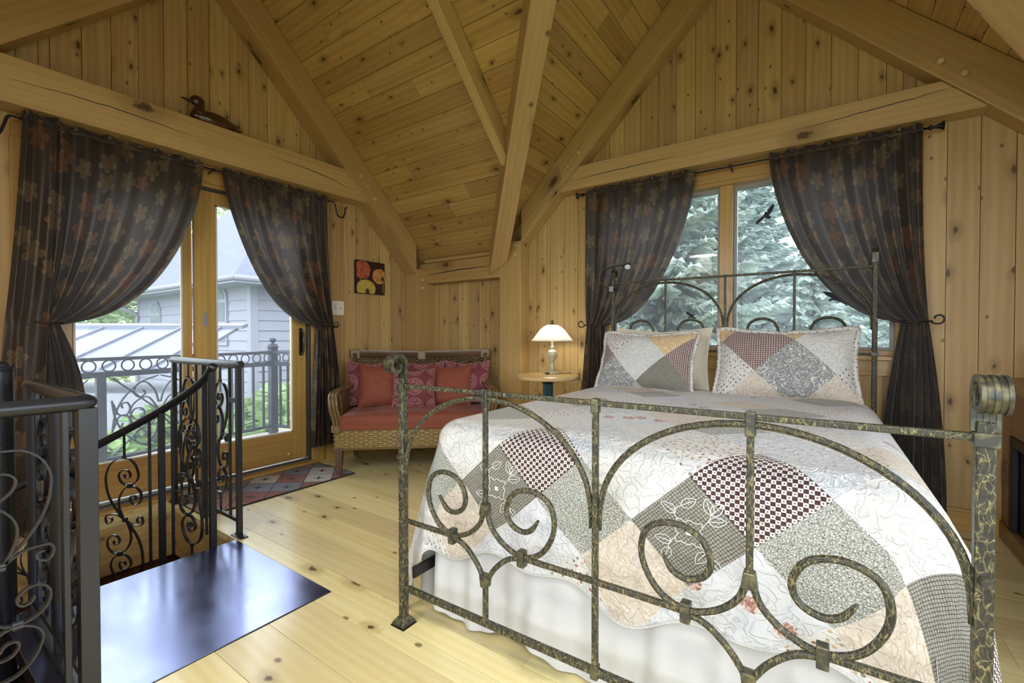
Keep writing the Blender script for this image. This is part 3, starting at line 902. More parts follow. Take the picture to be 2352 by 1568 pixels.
# weathering cracks in the big timbers: thin dark splits with real depth
def crack(parent, pts, w=.003):
    P = catmull(pts, 8)
    P = [p + Vector((0, 0, rnd.uniform(-.003, .003))) for p in P]
    m = len(P)
    MB().tube(P, [w*(.25+.75*math.sin(math.pi*i/(m-1))) for i in range(m)], 5).build('crack', 'black', parent)
objs = {o['label']: o for o in col.objects if o.parent is None and 'label' in o}
tw = objs['heavy wooden tie beam above the glass door, carrying the duck decoy']; tn = objs['heavy wooden tie beam running above the bed window']
crack(tw, [(FXW-.004, .45, 2.37), (FXW-.004, .9, 2.385), (FXW-.004, 1.25, 2.365)]); crack(tw, [(FXW-.004, 1.75, 2.40), (FXW-.004, 2.1, 2.385), (FXW-.004, 2.5, 2.33)])
crack(tn, [(-1.80, FYN+.004, 2.32), (-1.3, FYN+.004, 2.335), (-.9, FYN+.004, 2.34)]); crack(tn, [(-.2, FYN+.004, 2.34), (.2, FYN+.004, 2.36), (.52, FYN+.004, 2.385)])
eb = objs['short cracked wooden beam above the loveseat corner']
crack(eb, [(-3.40, 3.345, 1.68), (-3.0, 3.345, 1.70), (-2.60, 3.345, 1.705)], .005)

# ------------------------------------------------------------------ window behind the bed
w1 = struct('window_1')
a0, a1, z0, z1 = WIN
Yg = YN + .06
def wbox(name, mat, *bx, bevel=.003, along=None): return MB().box(*bx, along=along).build(name, mat, w1, bevel=bevel)
wbox('head_casing', 'door_wood', a0-.09, a1+.09, YN-.018, YN-.001, z1, 2.245)
wbox('head_moulding', 'door_wood', a0-.09, a1+.09, YN-.030, YN-.018, z1+.005, z1+.022)
wbox('side_casing', 'door_wood', a0-.09, a0, YN-.018, YN-.001, .94, z1)
wbox('side_casing', 'door_wood', a1, a1+.09, YN-.018, YN-.001, .94, z1)
wbox('stool', 'door_wood', a0-.11, a1+.11, YN-.05, YN+.10, .921, .942)
wbox('apron', 'door_wood', a0-.09, a1+.09, YN-.018, YN-.001, .827, .920)
wbox('jamb', 'door_wood', a0, a0+.022, YN-.018, YN+.13, .942, z1)
wbox('jamb', 'door_wood', a1-.022, a1, YN-.018, YN+.13, .942, z1)
wbox('head_jamb', 'door_wood', a0+.022, a1-.022, YN-.018, YN+.13, 2.112, z1)
wbox('mullion', 'door_wood', -.653, -.570, YN+.005, YN+.13, .942, 2.112)
for (x0, x1) in ((-1.453, -.653), (-.570, .303)):
    ow = .022
    wbox('sash_rail', 'door_wood', x0, x1, YN+.045, YN+.10, .942, .976)
    for bx in ((x0, x0+ow, YN+.05, YN+.08, .976, 2.10), (x1-ow, x1, YN+.05, YN+.08, .976, 2.10), (x0+ow, x1-ow, YN+.05, YN+.08, .976, .997), (x0+ow, x1-ow, YN+.05, YN+.08, 2.078, 2.10)):
        wbox('screen_frame', 'sash_grey', *bx, bevel=.002)
    MB().box(x0+ow-.004, x1-ow+.004, YN+.064, YN+.068, .99, 2.085).build('pane', 'glass', w1)
# ------------------------------------------------------------------ glass door to the balcony
d1 = struct('door_1')
def dbox(name, mat, *bx, bevel=.003, along=None, parent=None): return MB().box(*bx, along=along).build(name, mat, parent or d1, bevel=bevel)
y0, y1, _, zt = DOOR
dbox('head_casing', 'door_wood', XW+.001, XW+.02, y0-.11, y1+.115, zt, 2.245, along=1)
dbox('side_casing', 'door_wood', XW+.001, XW+.02, y1, y1+.115, 0, zt, along=2)
dbox('side_casing', 'door_wood', XW+.001, XW+.02, y0-.115, y0, 0, zt, along=2)
dbox('jamb', 'dark_aluminium', XW-.12, XW+.0, y1-.022, y1, 0.02, zt, along=2)
dbox('jamb', 'dark_aluminium', XW-.12, XW+.0, y0, y0+.022, 0.02, zt, along=2)
dbox('head_jamb', 'door_wood', XW-.12, XW+.0, y0+.022, y1-.022, zt-.025, zt, along=1)
dbox('head_track', 'dark_aluminium', XW-.09, XW-.01, y0+.022, y1-.022, zt-.04, zt-.025, along=1)
dbox('threshold', 'door_wood', XW-.004, XW+.075, y0-.02, y1+.02, .0, .022, along=1)
dbox('track', 'aluminium', XW-.14, XW-.004, y0, y1, .0, .030, along=1)
dbox('track_lip', 'dark_aluminium', XW-.012, XW+.006, y0, y1, .030, .040, along=1)
def panel(name, ya, yb, yga, ygb, x, zg0, zg1, label):
    p = thing(name, None, None); p.parent = d1; del WM[p.name]; WM[p.name] = Matrix.Identity(4)
    th = .042
    for bx in ((x-th, x, ya, yga, .042, zt-.043), (x-th, x, ygb, yb, .042, zt-.043)):
        MB().box(*bx, along=2).build('stile', 'door_wood', p, bevel=.004)
    MB().box(x-th, x, yga, ygb, .042, zg0, along=1).build('bottom_rail', 'door_wood', p, bevel=.004)
    MB().box(x-th, x, yga, ygb, zg1, zt-.043, along=1).build('top_rail', 'door_wood', p, bevel=.004)
    for bx in ((x-.006, x+.004, yga, yga+.010, zg0, zg1), (x-.006, x+.004, ygb-.010, ygb, zg0, zg1), (x-.006, x+.004, yga, ygb, zg0, zg0+.010), (x-.006, x+.004, yga, ygb, zg1-.010, zg1)):
        MB().box(*bx).build('glazing_bead', 'ivory_plastic', p)
    MB().box(x-.022, x-.018, yga-.004, ygb+.004, zg0-.004, zg1+.004).build('pane', 'glass', p)
    return p
pr = panel('sliding_panel', 1.344, 2.158, 1.476, 2.040, XW-.035, .278, 1.997, '')
pl = panel('fixed_panel', .607, 1.344, .728, 1.285, XW-.082, .275, 1.997, '')
MB().box(XW-.036, XW-.030, 1.395, 1.420, 1.13, 1.225).build('latch_plate', 'grey_plastic', pr, bevel=.002)
hp = MB().box(XW-.036, XW-.028, 2.095, 2.128, .90, 1.125).build('handle_plate', 'holdback_iron', pr, bevel=.003)
MB().tube(catmull([(XW-.03, 2.112, 1.105), (XW+.012, 2.108, 1.09), (XW+.034, 2.10, 1.01), (XW+.012, 2.108, .93), (XW-.03, 2.112, .915)], 8), .0075, 8).build('pull_handle', 'bed_iron_plain', hp, smooth=True)
MB().box(XW-.036, XW-.026, 2.098, 2.125, 1.17, 1.25).build('thumb_latch', 'holdback_iron', pr, bevel=.003)
MB().tube([(XW-.036, 2.0, .10), (XW-.030, 2.0, .10)], .009, 12).build('screw_cap', 'ivory_plastic', pr)
# unseen windows behind the camera, added to brighten the room
def added_window(name, axis, fixed, sgn, o):
    w = struct(name); a0, a1, z0, z1 = o
    def bx(nm, mat, h0, h1, d0, d1, za, zb):
        d0, d1 = sorted((fixed+sgn*d0, fixed+sgn*d1))
        (MB().box(h0, h1, d0, d1, za, zb) if axis == 'x' else MB().box(d0, d1, h0, h1, za, zb)).build(nm, mat, w, bevel=.003)
    for (h0, h1, za, zb) in ((a0-.08, a0, z0-.08, z1+.08), (a1, a1+.08, z0-.08, z1+.08), (a0, a1, z1, z1+.08), (a0, a1, z0-.08, z0)):
        bx('casing', 'door_wood', h0, h1, -.02, -.001, za, zb)
    m = (a0+a1)/2
    for (h0, h1) in ((a0, m), (m, a1)):
        for q in ((h0, h0+.05, z0, z1), (h1-.05, h1, z0, z1), (h0+.05, h1-.05, z0, z0+.05), (h0+.05, h1-.05, z1-.05, z1)):
            bx('sash', 'door_wood', q[0], q[1], .04, .08, q[2], q[3])
        bx('pane', 'glass', h0+.045, h1-.045, .058, .062, z0+.045, z1-.045)
added_window('added_window_2', 'x', YS, -1, ADDED_WIN_S)
added_window('added_window_3', 'y', XE, 1, ADDED_WIN_E)
# ------------------------------------------------------------------ the iron bed
BR = R(1.0009)
cB, sB = math.cos(BR), math.sin(BR)
def B(x, y, z): return Vector((x*cB - y*sB, x*sB + y*cB, z))
XL, XR, YF, YH = -1.272, .250, 1.170, 3.2267
ZR, ZM, ZB, ZH = .883, .388, .138, 1.4506
xq = lambda t: XL + (XR-XL)*t
bc = B((XL+XR)/2, (YF+YH)/2, 0)
bed = thing('iron_bed', 'wrought iron bed with arches and big scrolls, dark metal rubbed with gold', 'bed', bc, BR)
NB = Vector((-sB, cB, 0)); XB = Vector((cB, sB, 0))
def bbox_(name, x0, x1, y0, y1, z0, z1, mat='bed_iron', bevel=.003, parent=None):
    mb = MB(); c = [B(x, y, z) for x in (x0, x1) for y in (y0, y1) for z in (z0, z1)]
    mb.add(c, [(0,1,3,2), (4,6,7,5), (0,4,5,1), (2,3,7,6), (0,2,6,4), (1,5,7,3)])
    return mb.build(name, mat, parent or bed, bevel=bevel)
def bar(name, pts, y, r=.0085, n=8, mat='bed_iron', taper=True):
    P = [B(x, y, z) for x, z in pts]
    m = len(P)
    rr = [r*(1.0 if not taper else min(1.0, .45 + (m-1-i)/6)) for i in range(m)]
    mb = MB().tube(P, rr, n)
    # a groove line on the room side: second thin bar laid on the face
    return mb.build(name, mat, bed, smooth=True)
# one scroll: from the upright's collar down to the rail, round and up into the spiral
SCR = [(.004, .508), (.024, .455), (.072, .412), (.137, .391), (.196, .410), (.235, .455), (.252, .510), (.240, .566), (.200, .594), (.150, .597), (.105, .575), (.083, .527), (.097, .487), (.137, .469), (.172, .480), (.198, .515)]
LOW = [(.145, .384), (.105, .376), (.072, .358), (.035, .322), (.008, .282)]
def scroll_set(y, dz=0.0, lower=True, r=.0085):
    for t in (.25, .75):
        for sg in (-1, 1):
            pts = [(xq(t) + sg*p[0], p[1]+dz) for p in SCR]
            P = catmull([(a, 0, b) for a, b in pts], 6)
            mb = MB(); m = len(P)
            W = [B(p.x, y, p.z) for p in P]
            mb.tube(W, [r*min(1, .5+(m-1-i)/10) for i in range(m)], 8)
            mb.tube([w - NB*(r*.72) for w in W], [r*.45*min(1, .5+(m-1-i)/10) for i in range(m)], 6)
            mb.build('scroll', 'bed_iron', bed, smooth=True)
            if lower:
                L = catmull([(xq(t)+sg*p[0], 0, p[1]+dz) for p in LOW], 6)
                bar('lower_curve', [(p.x, p.z) for p in L], y, r, taper=False)
            # clip on the rail
            cx_ = xq(t) + sg*.140
            bbox_('collar', cx_-.012, cx_+.012, y-.014, y+.014, .362+dz, .412+dz, 'bed_iron_plain')
        # trapezoid collars on the upright
        for zc, up in ((.508, 1), (.276, -1)):
            if up < 0 and not lower: continue
            w0, w1 = (.018, .012) if up > 0 else (.012, .018)
            mb = MB()
            vs = [B(xq(t)+sx*w, y+sy*.014, zc+dz+dzz) for (w, dzz) in ((w0, -.020), (w1, .020)) for sx, sy in ((-1, -1), (1, -1), (1, 1), (-1, 1))]
            mb.add(vs, [(3, 2, 1, 0), (4, 5, 6, 7)] + [(i, (i+1) % 4, 4+(i+1) % 4, 4+i) for i in range(4)])
            mb.build('collar', 'bed_iron_plain', bed, bevel=.003)
def arches(y, ztop, zend, r=.0085):
    for (a, b_) in ((XL, xq(.5)), (xq(.5), XR)):
        m = (a+b_)/2; hw = (b_-a)/2 - .015
        pts = [(m + hw*math.cos(th), zend + .05 + (ztop-zend-.05)*math.sin(th)) for th in [math.pi*k/32 for k in range(33)]]
        pts = [(pts[0][0], zend)] + pts + [(pts[-1][0], zend)]
        P = [B(x, y, z) for x, z in pts]; mm = len(P)
        rr = [r*min(1, .45+min(i, mm-1-i)/4) for i in range(mm)]
        mb = MB().tube(P, rr, 8)
        mb.tube([p - NB*(r*.7) for p in P], [q*.45 for q in rr], 6)
        mb.build('arch', 'bed_iron', bed, smooth=True)
pw = .0135
def post_scroll(x, y, z0, R0=.041, w=.021, outward=-1):
    """ribbed scroll on top of a post, curling outward"""
    path = []
    for k in range(5): path.append((0, z0 + .018*k))
    zc = z0 + .074 - .010
    for k in range(1, 36):
        a = k/35*2*math.pi*1.06
        rr = R0*(1 - .74*(k/35)**1.15)
        path.append((outward*(R0 - .002 - rr*math.cos(a)) * 1.0, zc + rr*math.sin(a)))
    mb = MB()
    def sweep(x0, x1, t):
        P = [B((x0+x1)/2, y + q, z) for q, z in path]
        mb.ribbon(P, XB, x1-x0, t)
    n = 5
    for i in range(n):
        a = x - w + 2*w*i/n; b2 = x - w + 2*w*(i+1)/n
        sweep(a+.0012, b2-.0012, .0125 if i % 2 == 0 else .0095)
    sweep(x-w+.002, x+w-.002, .007)
    return mb.build('post_scroll', 'bed_iron_plain', bed, smooth=True, auto=40)
# footboard
for x in (XL, XR):
    p = bbox_('post', x-pw, x+pw, YF-pw, YF+pw, .02, ZR+.03, bevel=.004)
    bbox_('rail_clamp', x-pw-.004, x+pw+.004, YF-pw-.004, YF+pw+.004, ZR-.016, ZR+.010, 'bed_iron_plain', .002, p)
    post_scroll(x, YF, ZR+.012)
    f = MB()
    for a, h in ((.030, 0), (.030, .008), (.014, .030)): pass
    vs = [B(x+sx*a, YF+sy*a, h) for a, h in ((.030, .003), (.030, .012), (.015, .032)) for sx, sy in ((-1, -1), (1, -1), (1, 1), (-1, 1))]
    f.add(vs, [(3, 2, 1, 0), (8, 9, 10, 11)] + [(l*4+i, l*4+(i+1) % 4, l*4+4+(i+1) % 4, l*4+4+i) for l in (0, 1) for i in range(4)])
    ft = f.build('foot', 'bed_iron_plain', p, bevel=.002)
    bbox_('foot_pad', x-.034, x+.034, YF-.034, YF+.034, 0.0, .004, 'black', .001, p)
    MB().tube([B(x, YF-pw, .625), B(x, YF-pw-.012, .625)], [.011, .008], 10).build('bolt', 'bed_iron_plain', p, smooth=True, auto=40)
bbox_('top_rail', XL+pw, XR-pw, YF-.008, YF+.008, ZR-.0075, ZR+.0075)
bbox_('bottom_rail', XL+pw, XR-pw, YF-.008, YF+.008, ZB-.011, ZB+.011)
bbox_('upright', xq(.5)-.008, xq(.5)+.008, YF-.009, YF+.009, ZB-.014, ZR+.012)
for t in (.25, .75):
    bbox_('upright', xq(t)-.0075, xq(t)+.0075, YF-.008, YF+.008, .515, ZR+.010)
    bbox_('upright', xq(t)-.0075, xq(t)+.0075, YF-.008, YF+.008, ZB, .275)
    bbox_('collar', xq(t)-.011, xq(t)+.011, YF-.012, YF+.012, ZR-.045, ZR+.012, 'bed_iron_plain')
bbox_('collar', xq(.5)-.011, xq(.5)+.011, YF-.012, YF+.012, ZR-.028, ZR+.012, 'bed_iron_plain')
bbox_('collar', xq(.5)-.011, xq(.5)+.011, YF-.012, YF+.012, ZB-.02, ZB+.02, 'bed_iron_plain')
for (a, b_) in ((XL+pw, xq(.25)-.150), (xq(.25)+.150, xq(.75)-.150), (xq(.75)+.150, XR-pw)):
    bbox_('middle_rail', a, b_, YF-.0075, YF+.0075, ZM-.0075, ZM+.0075)
arches(YF, ZR-.018, .535)
scroll_set(YF)
# headboard
for x in (XL, XR):
    p = bbox_('post', x-.012, x+.012, YH-.012, YH+.012, .02, ZH+.025, bevel=.004)
    post_scroll(x, YH, ZH+.004, .032, .015, 1)
    bbox_('foot_pad', x-.03, x+.03, YH-.03, YH+.03, 0.0, .02, 'black', .001, p)
    bbox_('rail_clamp', x-.017, x+.017, YH-.017, YH+.017, .955, .975, 'bed_iron_plain', .002, p)
bbox_('top_rail', XL+.012, XR-.012, YH-.008, YH+.008, ZH-.0075, ZH+.0075)
bbox_('upright', xq(.5)-.008, xq(.5)+.008, YH-.008, YH+.008, .50, ZH+.010)
for t in (.25, .75): bbox_('upright', xq(t)-.0075, xq(t)+.0075, YH-.008, YH+.008, 1.08, ZH+.010)
for (a, b_) in ((XL+.012, xq(.25)-.150), (xq(.25)+.150, xq(.75)-.150), (xq(.75)+.150, XR-.012)):
    bbox_('middle_rail', a, b_, YH-.0075, YH+.0075, .957, .972)
bbox_('bottom_rail', XL+.012, XR-.012, YH-.008, YH+.008, .44, .46)
arches(YH, ZH-.018, 1.10)
scroll_set(YH, .573, True)
for x in (XL+.03, XR-.03):
    bbox_('side_rail', x-.006, x+.006, YF+.02, YH-.02, .17, .21, 'black', .001)

# ------------------------------------------------------------------ mattress, box spring, skirt
QX0, QX1 = XL+.022, XR-.040         # mattress sides
QF = YF+.115                        # foot end of the mattress
def softbox(x0, x1, y0, y1, z0, z1, r=.05):
    pts = []
    mb = MB()
    c = [B(x, y, z) for x in (x0, x1) for y in (y0, y1) for z in (z0, z1)]
    mb.add(c, [(0,1,3,2), (4,6,7,5), (0,4,5,1), (2,3,7,6), (0,2,6,4), (1,5,7,3)])
    return mb
o = softbox(QX0+.02, QX1-.02, QF+.02, YH-.05, .42, .705).build('mattress', 'mattress_cloth', None, bevel=.06); tag(o, 'thick mattress hidden under the patchwork quilt', 'mattress')
o = softbox(QX0+.005, QX1-.02, QF+.02, YH-.05, .19, .418).build('box_spring', 'dark_cloth', None, bevel=.02); tag(o, 'black box spring whose corner shows behind the left foot post', 'box spring')
sk = thing('bed_skirt', 'white gathered bed skirt hanging to the floor under the quilt', 'bed skirt', bc, BR)
def skirt(fn, L, name):
    def f(a, b_):
        u = a*L
        amp = .005 + .014*b_
        off = amp*(.55*math.sin(u*31 + 1.6*math.sin(u*7)) + .5*math.sin(u*13+1) + .30*math.sin(u*71 + 2*math.sin(u*5)))
        z = .40*(1-b_) + (.024 + .016*math.sin(u*15+2))*b_
        return fn(u, off + .018*b_, z)
    MB().grid(f, int(L*220), 10, lambda a, b_: (a*L, b_*.4)).build(name, 'skirt_cloth', sk, smooth=True)
skirt(lambda u, off, z: B(QX0+.03+u, QF+.012-off, z), QX1-QX0-.04, 'foot_panel')
skirt(lambda u, off, z: B(QX0-.008-off, QF-.02+u, z), 1.9, 'side_panel')
skirt(lambda u, off, z: B(QX1-.008+off, QF-.02+u, z), 1.9, 'side_panel')

# ------------------------------------------------------------------ patchwork quilt
qu = thing('quilt', 'patchwork quilt of white, grey and brown squares spread over the bed', 'quilt', bc, BR)
ZT = .742
QHW = (QX1-QX0)/2; QCX = (QX0+QX1)/2
RE = .085                            # rounding of the mattress edge
HEAD = 2.86
LEN = HEAD - (QF + RE)               # flat length from the head end to where the foot rounds over
DROP = .60
rs = np.random.RandomState(3)
def qmap(u, v):
    """u across from the centre line, v along from the head (0) to the foot"""
    hw = QHW - RE
    du = max(0.0, abs(u) - hw); dv = max(0.0, v - LEN)
    sg = 1 if u >= 0 else -1
    bx = max(-hw, min(hw, u)); by = HEAD - min(v, LEN)
    r = math.hypot(du, dv)
    z = ZT + .006*math.sin(u*9+v*4)*math.sin(v*7-u*3)
    ox = oy = 0.0
    if r > 0:
        a = RE*math.pi/2
        if r < a:
            th = r/RE; out = RE*math.sin(th); dz = RE*(1-math.cos(th))
        else:
            out = RE; dz = RE + (r-a)
        cx_, cy_ = du/r*sg, dv/r
        f = max(0.0, r-a)/DROP
        along = (u if dv > du else v*1.1+3)
        wav = math.sin(along*11 + 1.7*math.sin(along*3.1)) * .5 + .35*math.sin(along*23+.7)
        out += f*(.030*(1+wav) if dv <= du else .014+.016*(.8+wav))
        if du > 0 and dv > 0:
            out += (.075 if sg < 0 else .03)*f*min(1, 5*min(du, dv))
        hang = .94
        z = ZT - dz*hang
        ox, oy = cx_*out, cy_*out
        if sg > 0 and du > 0:
            k_ = min(1.0, r/.30); ox += .075*k_*k_*(3-2*k_)*(du/r)**1.5
        if du > 0: ox += sg*.11*f*math.exp(-((v-LEN-.10)/.25)**2)*(1 if sg < 0 else .15)
    x = QCX + bx + ox
    y = by - oy
    y = max(y, YF + .026) if (XL-.01 < x < XR+.01) else y
    return B(x, y, z)
def hem(u):                          # scalloped lower edge of the foot drop
    return .50 + .024*math.sin(u*8.7+1.0) + .018*math.sin(u*19+.5)
DG = .318                            # diagonal of one patch
def patchwork(parent, mapfn, inside, u0, u1, v0, v1, diag, ou, ov, choose, n=9, flip=False, uvs=1.0, name='patch'):
    h = diag/2
    i0 = int(math.floor((u0+v0-ou-ov)/diag)) - 1; cnt = 0
    rng = int((abs(u1-u0)+abs(v1-v0))/diag) + 3
    for i in range(-rng, rng):
        for j in range(-rng, rng):
            cu = ou + (i+j)*h; cv = ov + (i-j)*h
            if cu < u0-h or cu > u1+h or cv < v0-h or cv > v1+h: continue
            mb = MB()
            e1 = (h/n, h/n); e2 = (h/n, -h/n)
            base = (cu-h, cv)
            idx = {}
            for a in range(n):
                for b_ in range(n):
                    quad = [(base[0]+e1[0]*p+e2[0]*q, base[1]+e1[1]*p+e2[1]*q) for p, q in ((a, b_), (a+1, b_), (a+1, b_+1), (a, b_+1))]
                    pc = clip(clip(clip(clip(quad, -1, 0, -u0), 1, 0, u1), 0, -1, -v0), 0, 1, v1)
                    if len(pc) < 3: continue
                    f = []; uv = []
                    for p in pc:
                        k = (round(p[0], 5), round(p[1], 5))
                        if k not in idx:
                            idx[k] = len(mb.v); mb.v.append(tuple(mapfn(*p)))
                        f.append(idx[k]); uv.append((((p[0]-cu)+(p[1]-cv))*.7071*uvs + cu*3, ((p[0]-cu)-(p[1]-cv))*.7071*uvs + cv*5))
                    f2 = []
                    for q in f:
                        if q not in f2: f2.append(q)
                    if len(f2) < 3: continue
                    if len(f2) != len(f): uv = [uv[f.index(q)] for q in f2]
                    if flip: f2 = f2[::-1]; uv = uv[::-1]
                    mb.f.append(f2); mb.uv.append(uv)
            if len(mb.f) < 2: continue
            mb.build(name, choose(i, j, cu, cv), parent, smooth=True); cnt += 1
    return cnt
UMAX = QHW - RE + RE*math.pi/2 + .50
VFOOT = LEN - RE + RE*math.pi/2
VMAX = LEN - .0 + RE*math.pi/2 + .40
# a dark checked patch sits on the foot drop: its lower corner is at x=-.136, z=.53
vd = LEN + RE*math.pi/2 + (ZT - RE - .53)/.94
OU, OV = -.130 - QCX, vd - DG/2 - .004
def quilt_map(u, v):
    if v > VMAX - .16:                # work the scalloped hem in gradually
        w = (v - (VMAX-.16))/.16
        v = v + w*(.030*math.sin(u*8.7+1.0) + .020*math.sin(u*19+.5))
    if abs(u) > UMAX - .12:
        w = (abs(u) - (UMAX-.12))/.12
        u = u + (1 if u > 0 else -1)*w*.022*math.sin(v*10+.4)
    return qmap(u, v)
# rows of lattice cells: name by (i-j) row along v and (i+j) column along u
PAT = {  # (col=i+j, row=i-j) seen on the foot drop and the near top
    (0, 0): 'check', (-4, 0): 'check', (4, 0): 'check', (-2, 0): 'rib', (2, 0): 'rib', (-6, 0): 'rib', (-8, 0): 'check', (6, 0): 'sprig',
    (-1, 1): 'grid', (1, 1): 'speck', (-3, 1): 'speck', (3, 1): 'grid', (-5, 1): 'grid', (-7, 1): 'speck', (5, 1): 'beige', (7, 1): 'check',
    (0, 2): 'rose', (-2, 2): 'beige', (-4, 2): 'rose', (2, 2): 'beige', (4, 2): 'grid', (-6, 2): 'beige', (6, 2): 'sprig',
    (-1, 3): 'scroll', (1, 3): 'sprig', (-3, 3): 'sprig', (3, 3): 'rose', (-5, 3): 'rose',
    (-1, -1): 'sprig', (1, -1): 'scroll', (-3, -1): 'scroll', (3, -1): 'rib', (-5, -1): 'rib', (5, -1): 'rose'}
CYC = ['rib', 'scroll', 'sprig', 'speck', 'rib', 'beige', 'rose']
def choose_q(i, j, cu, cv):
    c_, r_ = i+j, i-j
    k = PAT.get((c_, r_))
    if k is None:
        k = CYC[(c_*2 + r_*3) % 7]
        if r_ < -1 and k == 'check': k = 'scroll'
    return 'quilt_' + k
patchwork(qu, quilt_map, None, -UMAX, UMAX, 0, VMAX, DG, OU, OV, choose_q, n=10, flip=True)
# hem trim round the drop
hp_ = []
for k in range(161):
    u = -UMAX + 2*UMAX*k/160; hp_.append(quilt_map(u, VMAX) - Vector((0, 0, .002)))
MB().tube(hp_, .0045, 6).build('hem_trim', 'quilt_trim', qu, smooth=True)
for sg in (-1, 1):
    MB().tube([quilt_map(sg*UMAX, VMAX*k/90) - Vector((0, 0, .002)) for k in range(91)], .0045, 6).build('hem_trim', 'quilt_trim', qu, smooth=True)
# stitched flowers on the gridded patches of the foot drop
def stitch(cu, cv, nm='stitched_flower'):
    mb = MB()
    def curve(pts, closed=False, r=.0012):
        P = catmull([(a, b_, 0) for a, b_ in pts], 5, closed)
        W = []
        for p in P:
            w = quilt_map(cu+p.x, cv-p.y)
            W.append(w - NB*.002)
        mb.tube(W, r, 5, closed=closed)
    def leaf(x, y, a, l=.045, w=.013):
        c, s_ = math.cos(a), math.sin(a)
        q = lambda p, t_: (x + c*p - s_*t_, y + s_*p + c*t_)
        curve([q(0, 0), q(l*.4, w), q(l, 0), q(l*.4, -w)], True)
        curve([q(0, 0), q(l*.8, 0)])
    sq = []
    for k in range(4):
        for m in range(6):
            t_ = -.032 + .064*m/6; wv = .032 + .004*math.sin(m*2.4)
            sq.append([(t_, wv), (wv, -t_), (-t_, -wv), (-wv, t_)][k])
    curve(sq, True, .0013)
    mb.add([quilt_map(cu+a, cv-b_) - NB*.003 for a, b_ in ((-.007, -.007), (.007, -.007), (.007, .007), (-.007, .007))], [(0, 1, 2, 3)])
    curve([(.034, .02), (.05, .045), (.058, .07)]); leaf(.056, .062, 1.9); leaf(.056, .062, .9); leaf(.05, .042, .2)
    curve([(-.03, .03), (-.04, .055), (-.02, .075)]); leaf(-.02, .072, .6); leaf(-.035, .05, 2.6)
    curve([(.034, -.034), (.05, -.05), (.06, -.075)]); leaf(.055, -.06, -.9); leaf(.045, -.045, -2.2)
    curve([(-.034, -.02), (-.05, -.04), (-.052, -.06)]); leaf(-.05, -.055, -2.0); leaf(-.045, -.036, 3.0)
    mb.build(nm, 'embroidery', qu, smooth=True)
for (c_, r_) in ((-1, 1), (-5, 1)):
    stitch(OU + c_*DG/2, OV + r_*DG/2)

# ------------------------------------------------------------------ pillows
def pillow(name, label, center, w, h, T, tilt, rz, fn_mat, kind='plain', group=None, flange=0.0, cat='pillow', pin=.07, uvs=1.0, patch=None):
    """cushion standing on its long edge, leaning back by tilt; front faces local -y"""
    loc = Vector(center)
    o = thing(name, label, cat, loc, rz, group)
    M = Matrix.Translation(loc) @ Matrix.Rotation(rz, 4, 'Z') @ Matrix.Rotation(-tilt, 4, 'X')
    def P(s, t_, side):
        e = (max(0, 1-abs(s)**2.4)**.55) * (max(0, 1-abs(t_)**2.4)**.55)
        x = s*w/2*(1 - pin*(1-t_*t_)*abs(s)**3); z = t_*h/2*(1 - pin*(1-s*s)*abs(t_)**3)
        wr = .004*math.sin(s*13+t_*5)*math.sin(t_*11-s*3)*e
        sag = -.02*(1-abs(s))*max(0, t_)**3
        return M @ Vector((x, side*(T/2*e + wr + .002), z + h/2 + sag))
    if patch:
        diag, ou, ov, ch = patch
        patchwork(o, lambda u, v: P(u/(w/2), v/(h/2), -1), None, -w/2, w/2, -h/2, h/2, diag, ou, ov, ch, n=8, flip=True, uvs=1.0)
        MB().grid(lambda a, b_: P(a*2-1, b_*2-1, 1), 24, 20, lambda a, b_: (a*w, b_*h)).build('back_panel', 'quilt_back', o, smooth=True)
    else:
        mb = MB().grid(lambda a, b_: P(1-a*2, b_*2-1, -1), 26, 22, lambda a, b_: (a*w*uvs, b_*h*uvs))
        mb.grid(lambda a, b_: P(a*2-1, b_*2-1, 1), 26, 22, lambda a, b_: (a*w*uvs, b_*h*uvs))
        mb.build('cover', fn_mat, o, smooth=True, weld=True)
    # piped or flanged edge
    ring = []
    for k in range(28): ring.append((-1+2*k/28, -1))
    for k in range(22): ring.append((1, -1+2*k/22))
    for k in range(28): ring.append((1-2*k/28, 1))
    for k in range(22): ring.append((-1, 1-2*k/22))
    R_ = [P(s, t_, -1) for s, t_ in ring]
    if flange:
        mb = MB(); n = len(ring)
        for k, (s, t_) in enumerate(ring):
            d = M.to_3x3() @ Vector((s if abs(s) > .999 else s*.15, 0, t_ if abs(t_) > .999 else t_*.15)).normalized()
            q = R_[k] + d*flange + M.to_3x3() @ Vector((0, .006*math.sin(k*.9), 0))
            mb.v.append(tuple(R_[k])); mb.v.append(tuple(q))
        for k in range(n):
            a = 2*k; b_ = 2*((k+1) % n)
            mb.f.append([a, b_, b_+1, a+1]); mb.uv.append([(k*.02, 0), (k*.02+.02, 0), (k*.02+.02, .03), (k*.02, .03)])
        mb.build('flange', 'quilt_sprig', o, smooth=True, solid=.006)
    else:
        MB().tube(R_, .0035, 6, closed=True).build('piping', fn_mat, o, smooth=True)
    return o
def pick_sham1(i, j, cu, cv):
    d = {(-1, 0): 'lattice', (1, 0): 'grid', (0, 0): 'rib', (-1, -1): 'vine'}
    k = {(0, 0): 'rib', (-2, 0): 'lattice', (2, 0): 'lattice', (-1, 1): 'sprig', (1, 1): 'gold', (-1, -1): 'vine', (1, -1): 'grid', (-3, 1): 'gold', (3, 1): 'sprig', (-3, -1): 'sprig'}.get((i+j, i-j), 'beige')
    return 'quilt_' + k
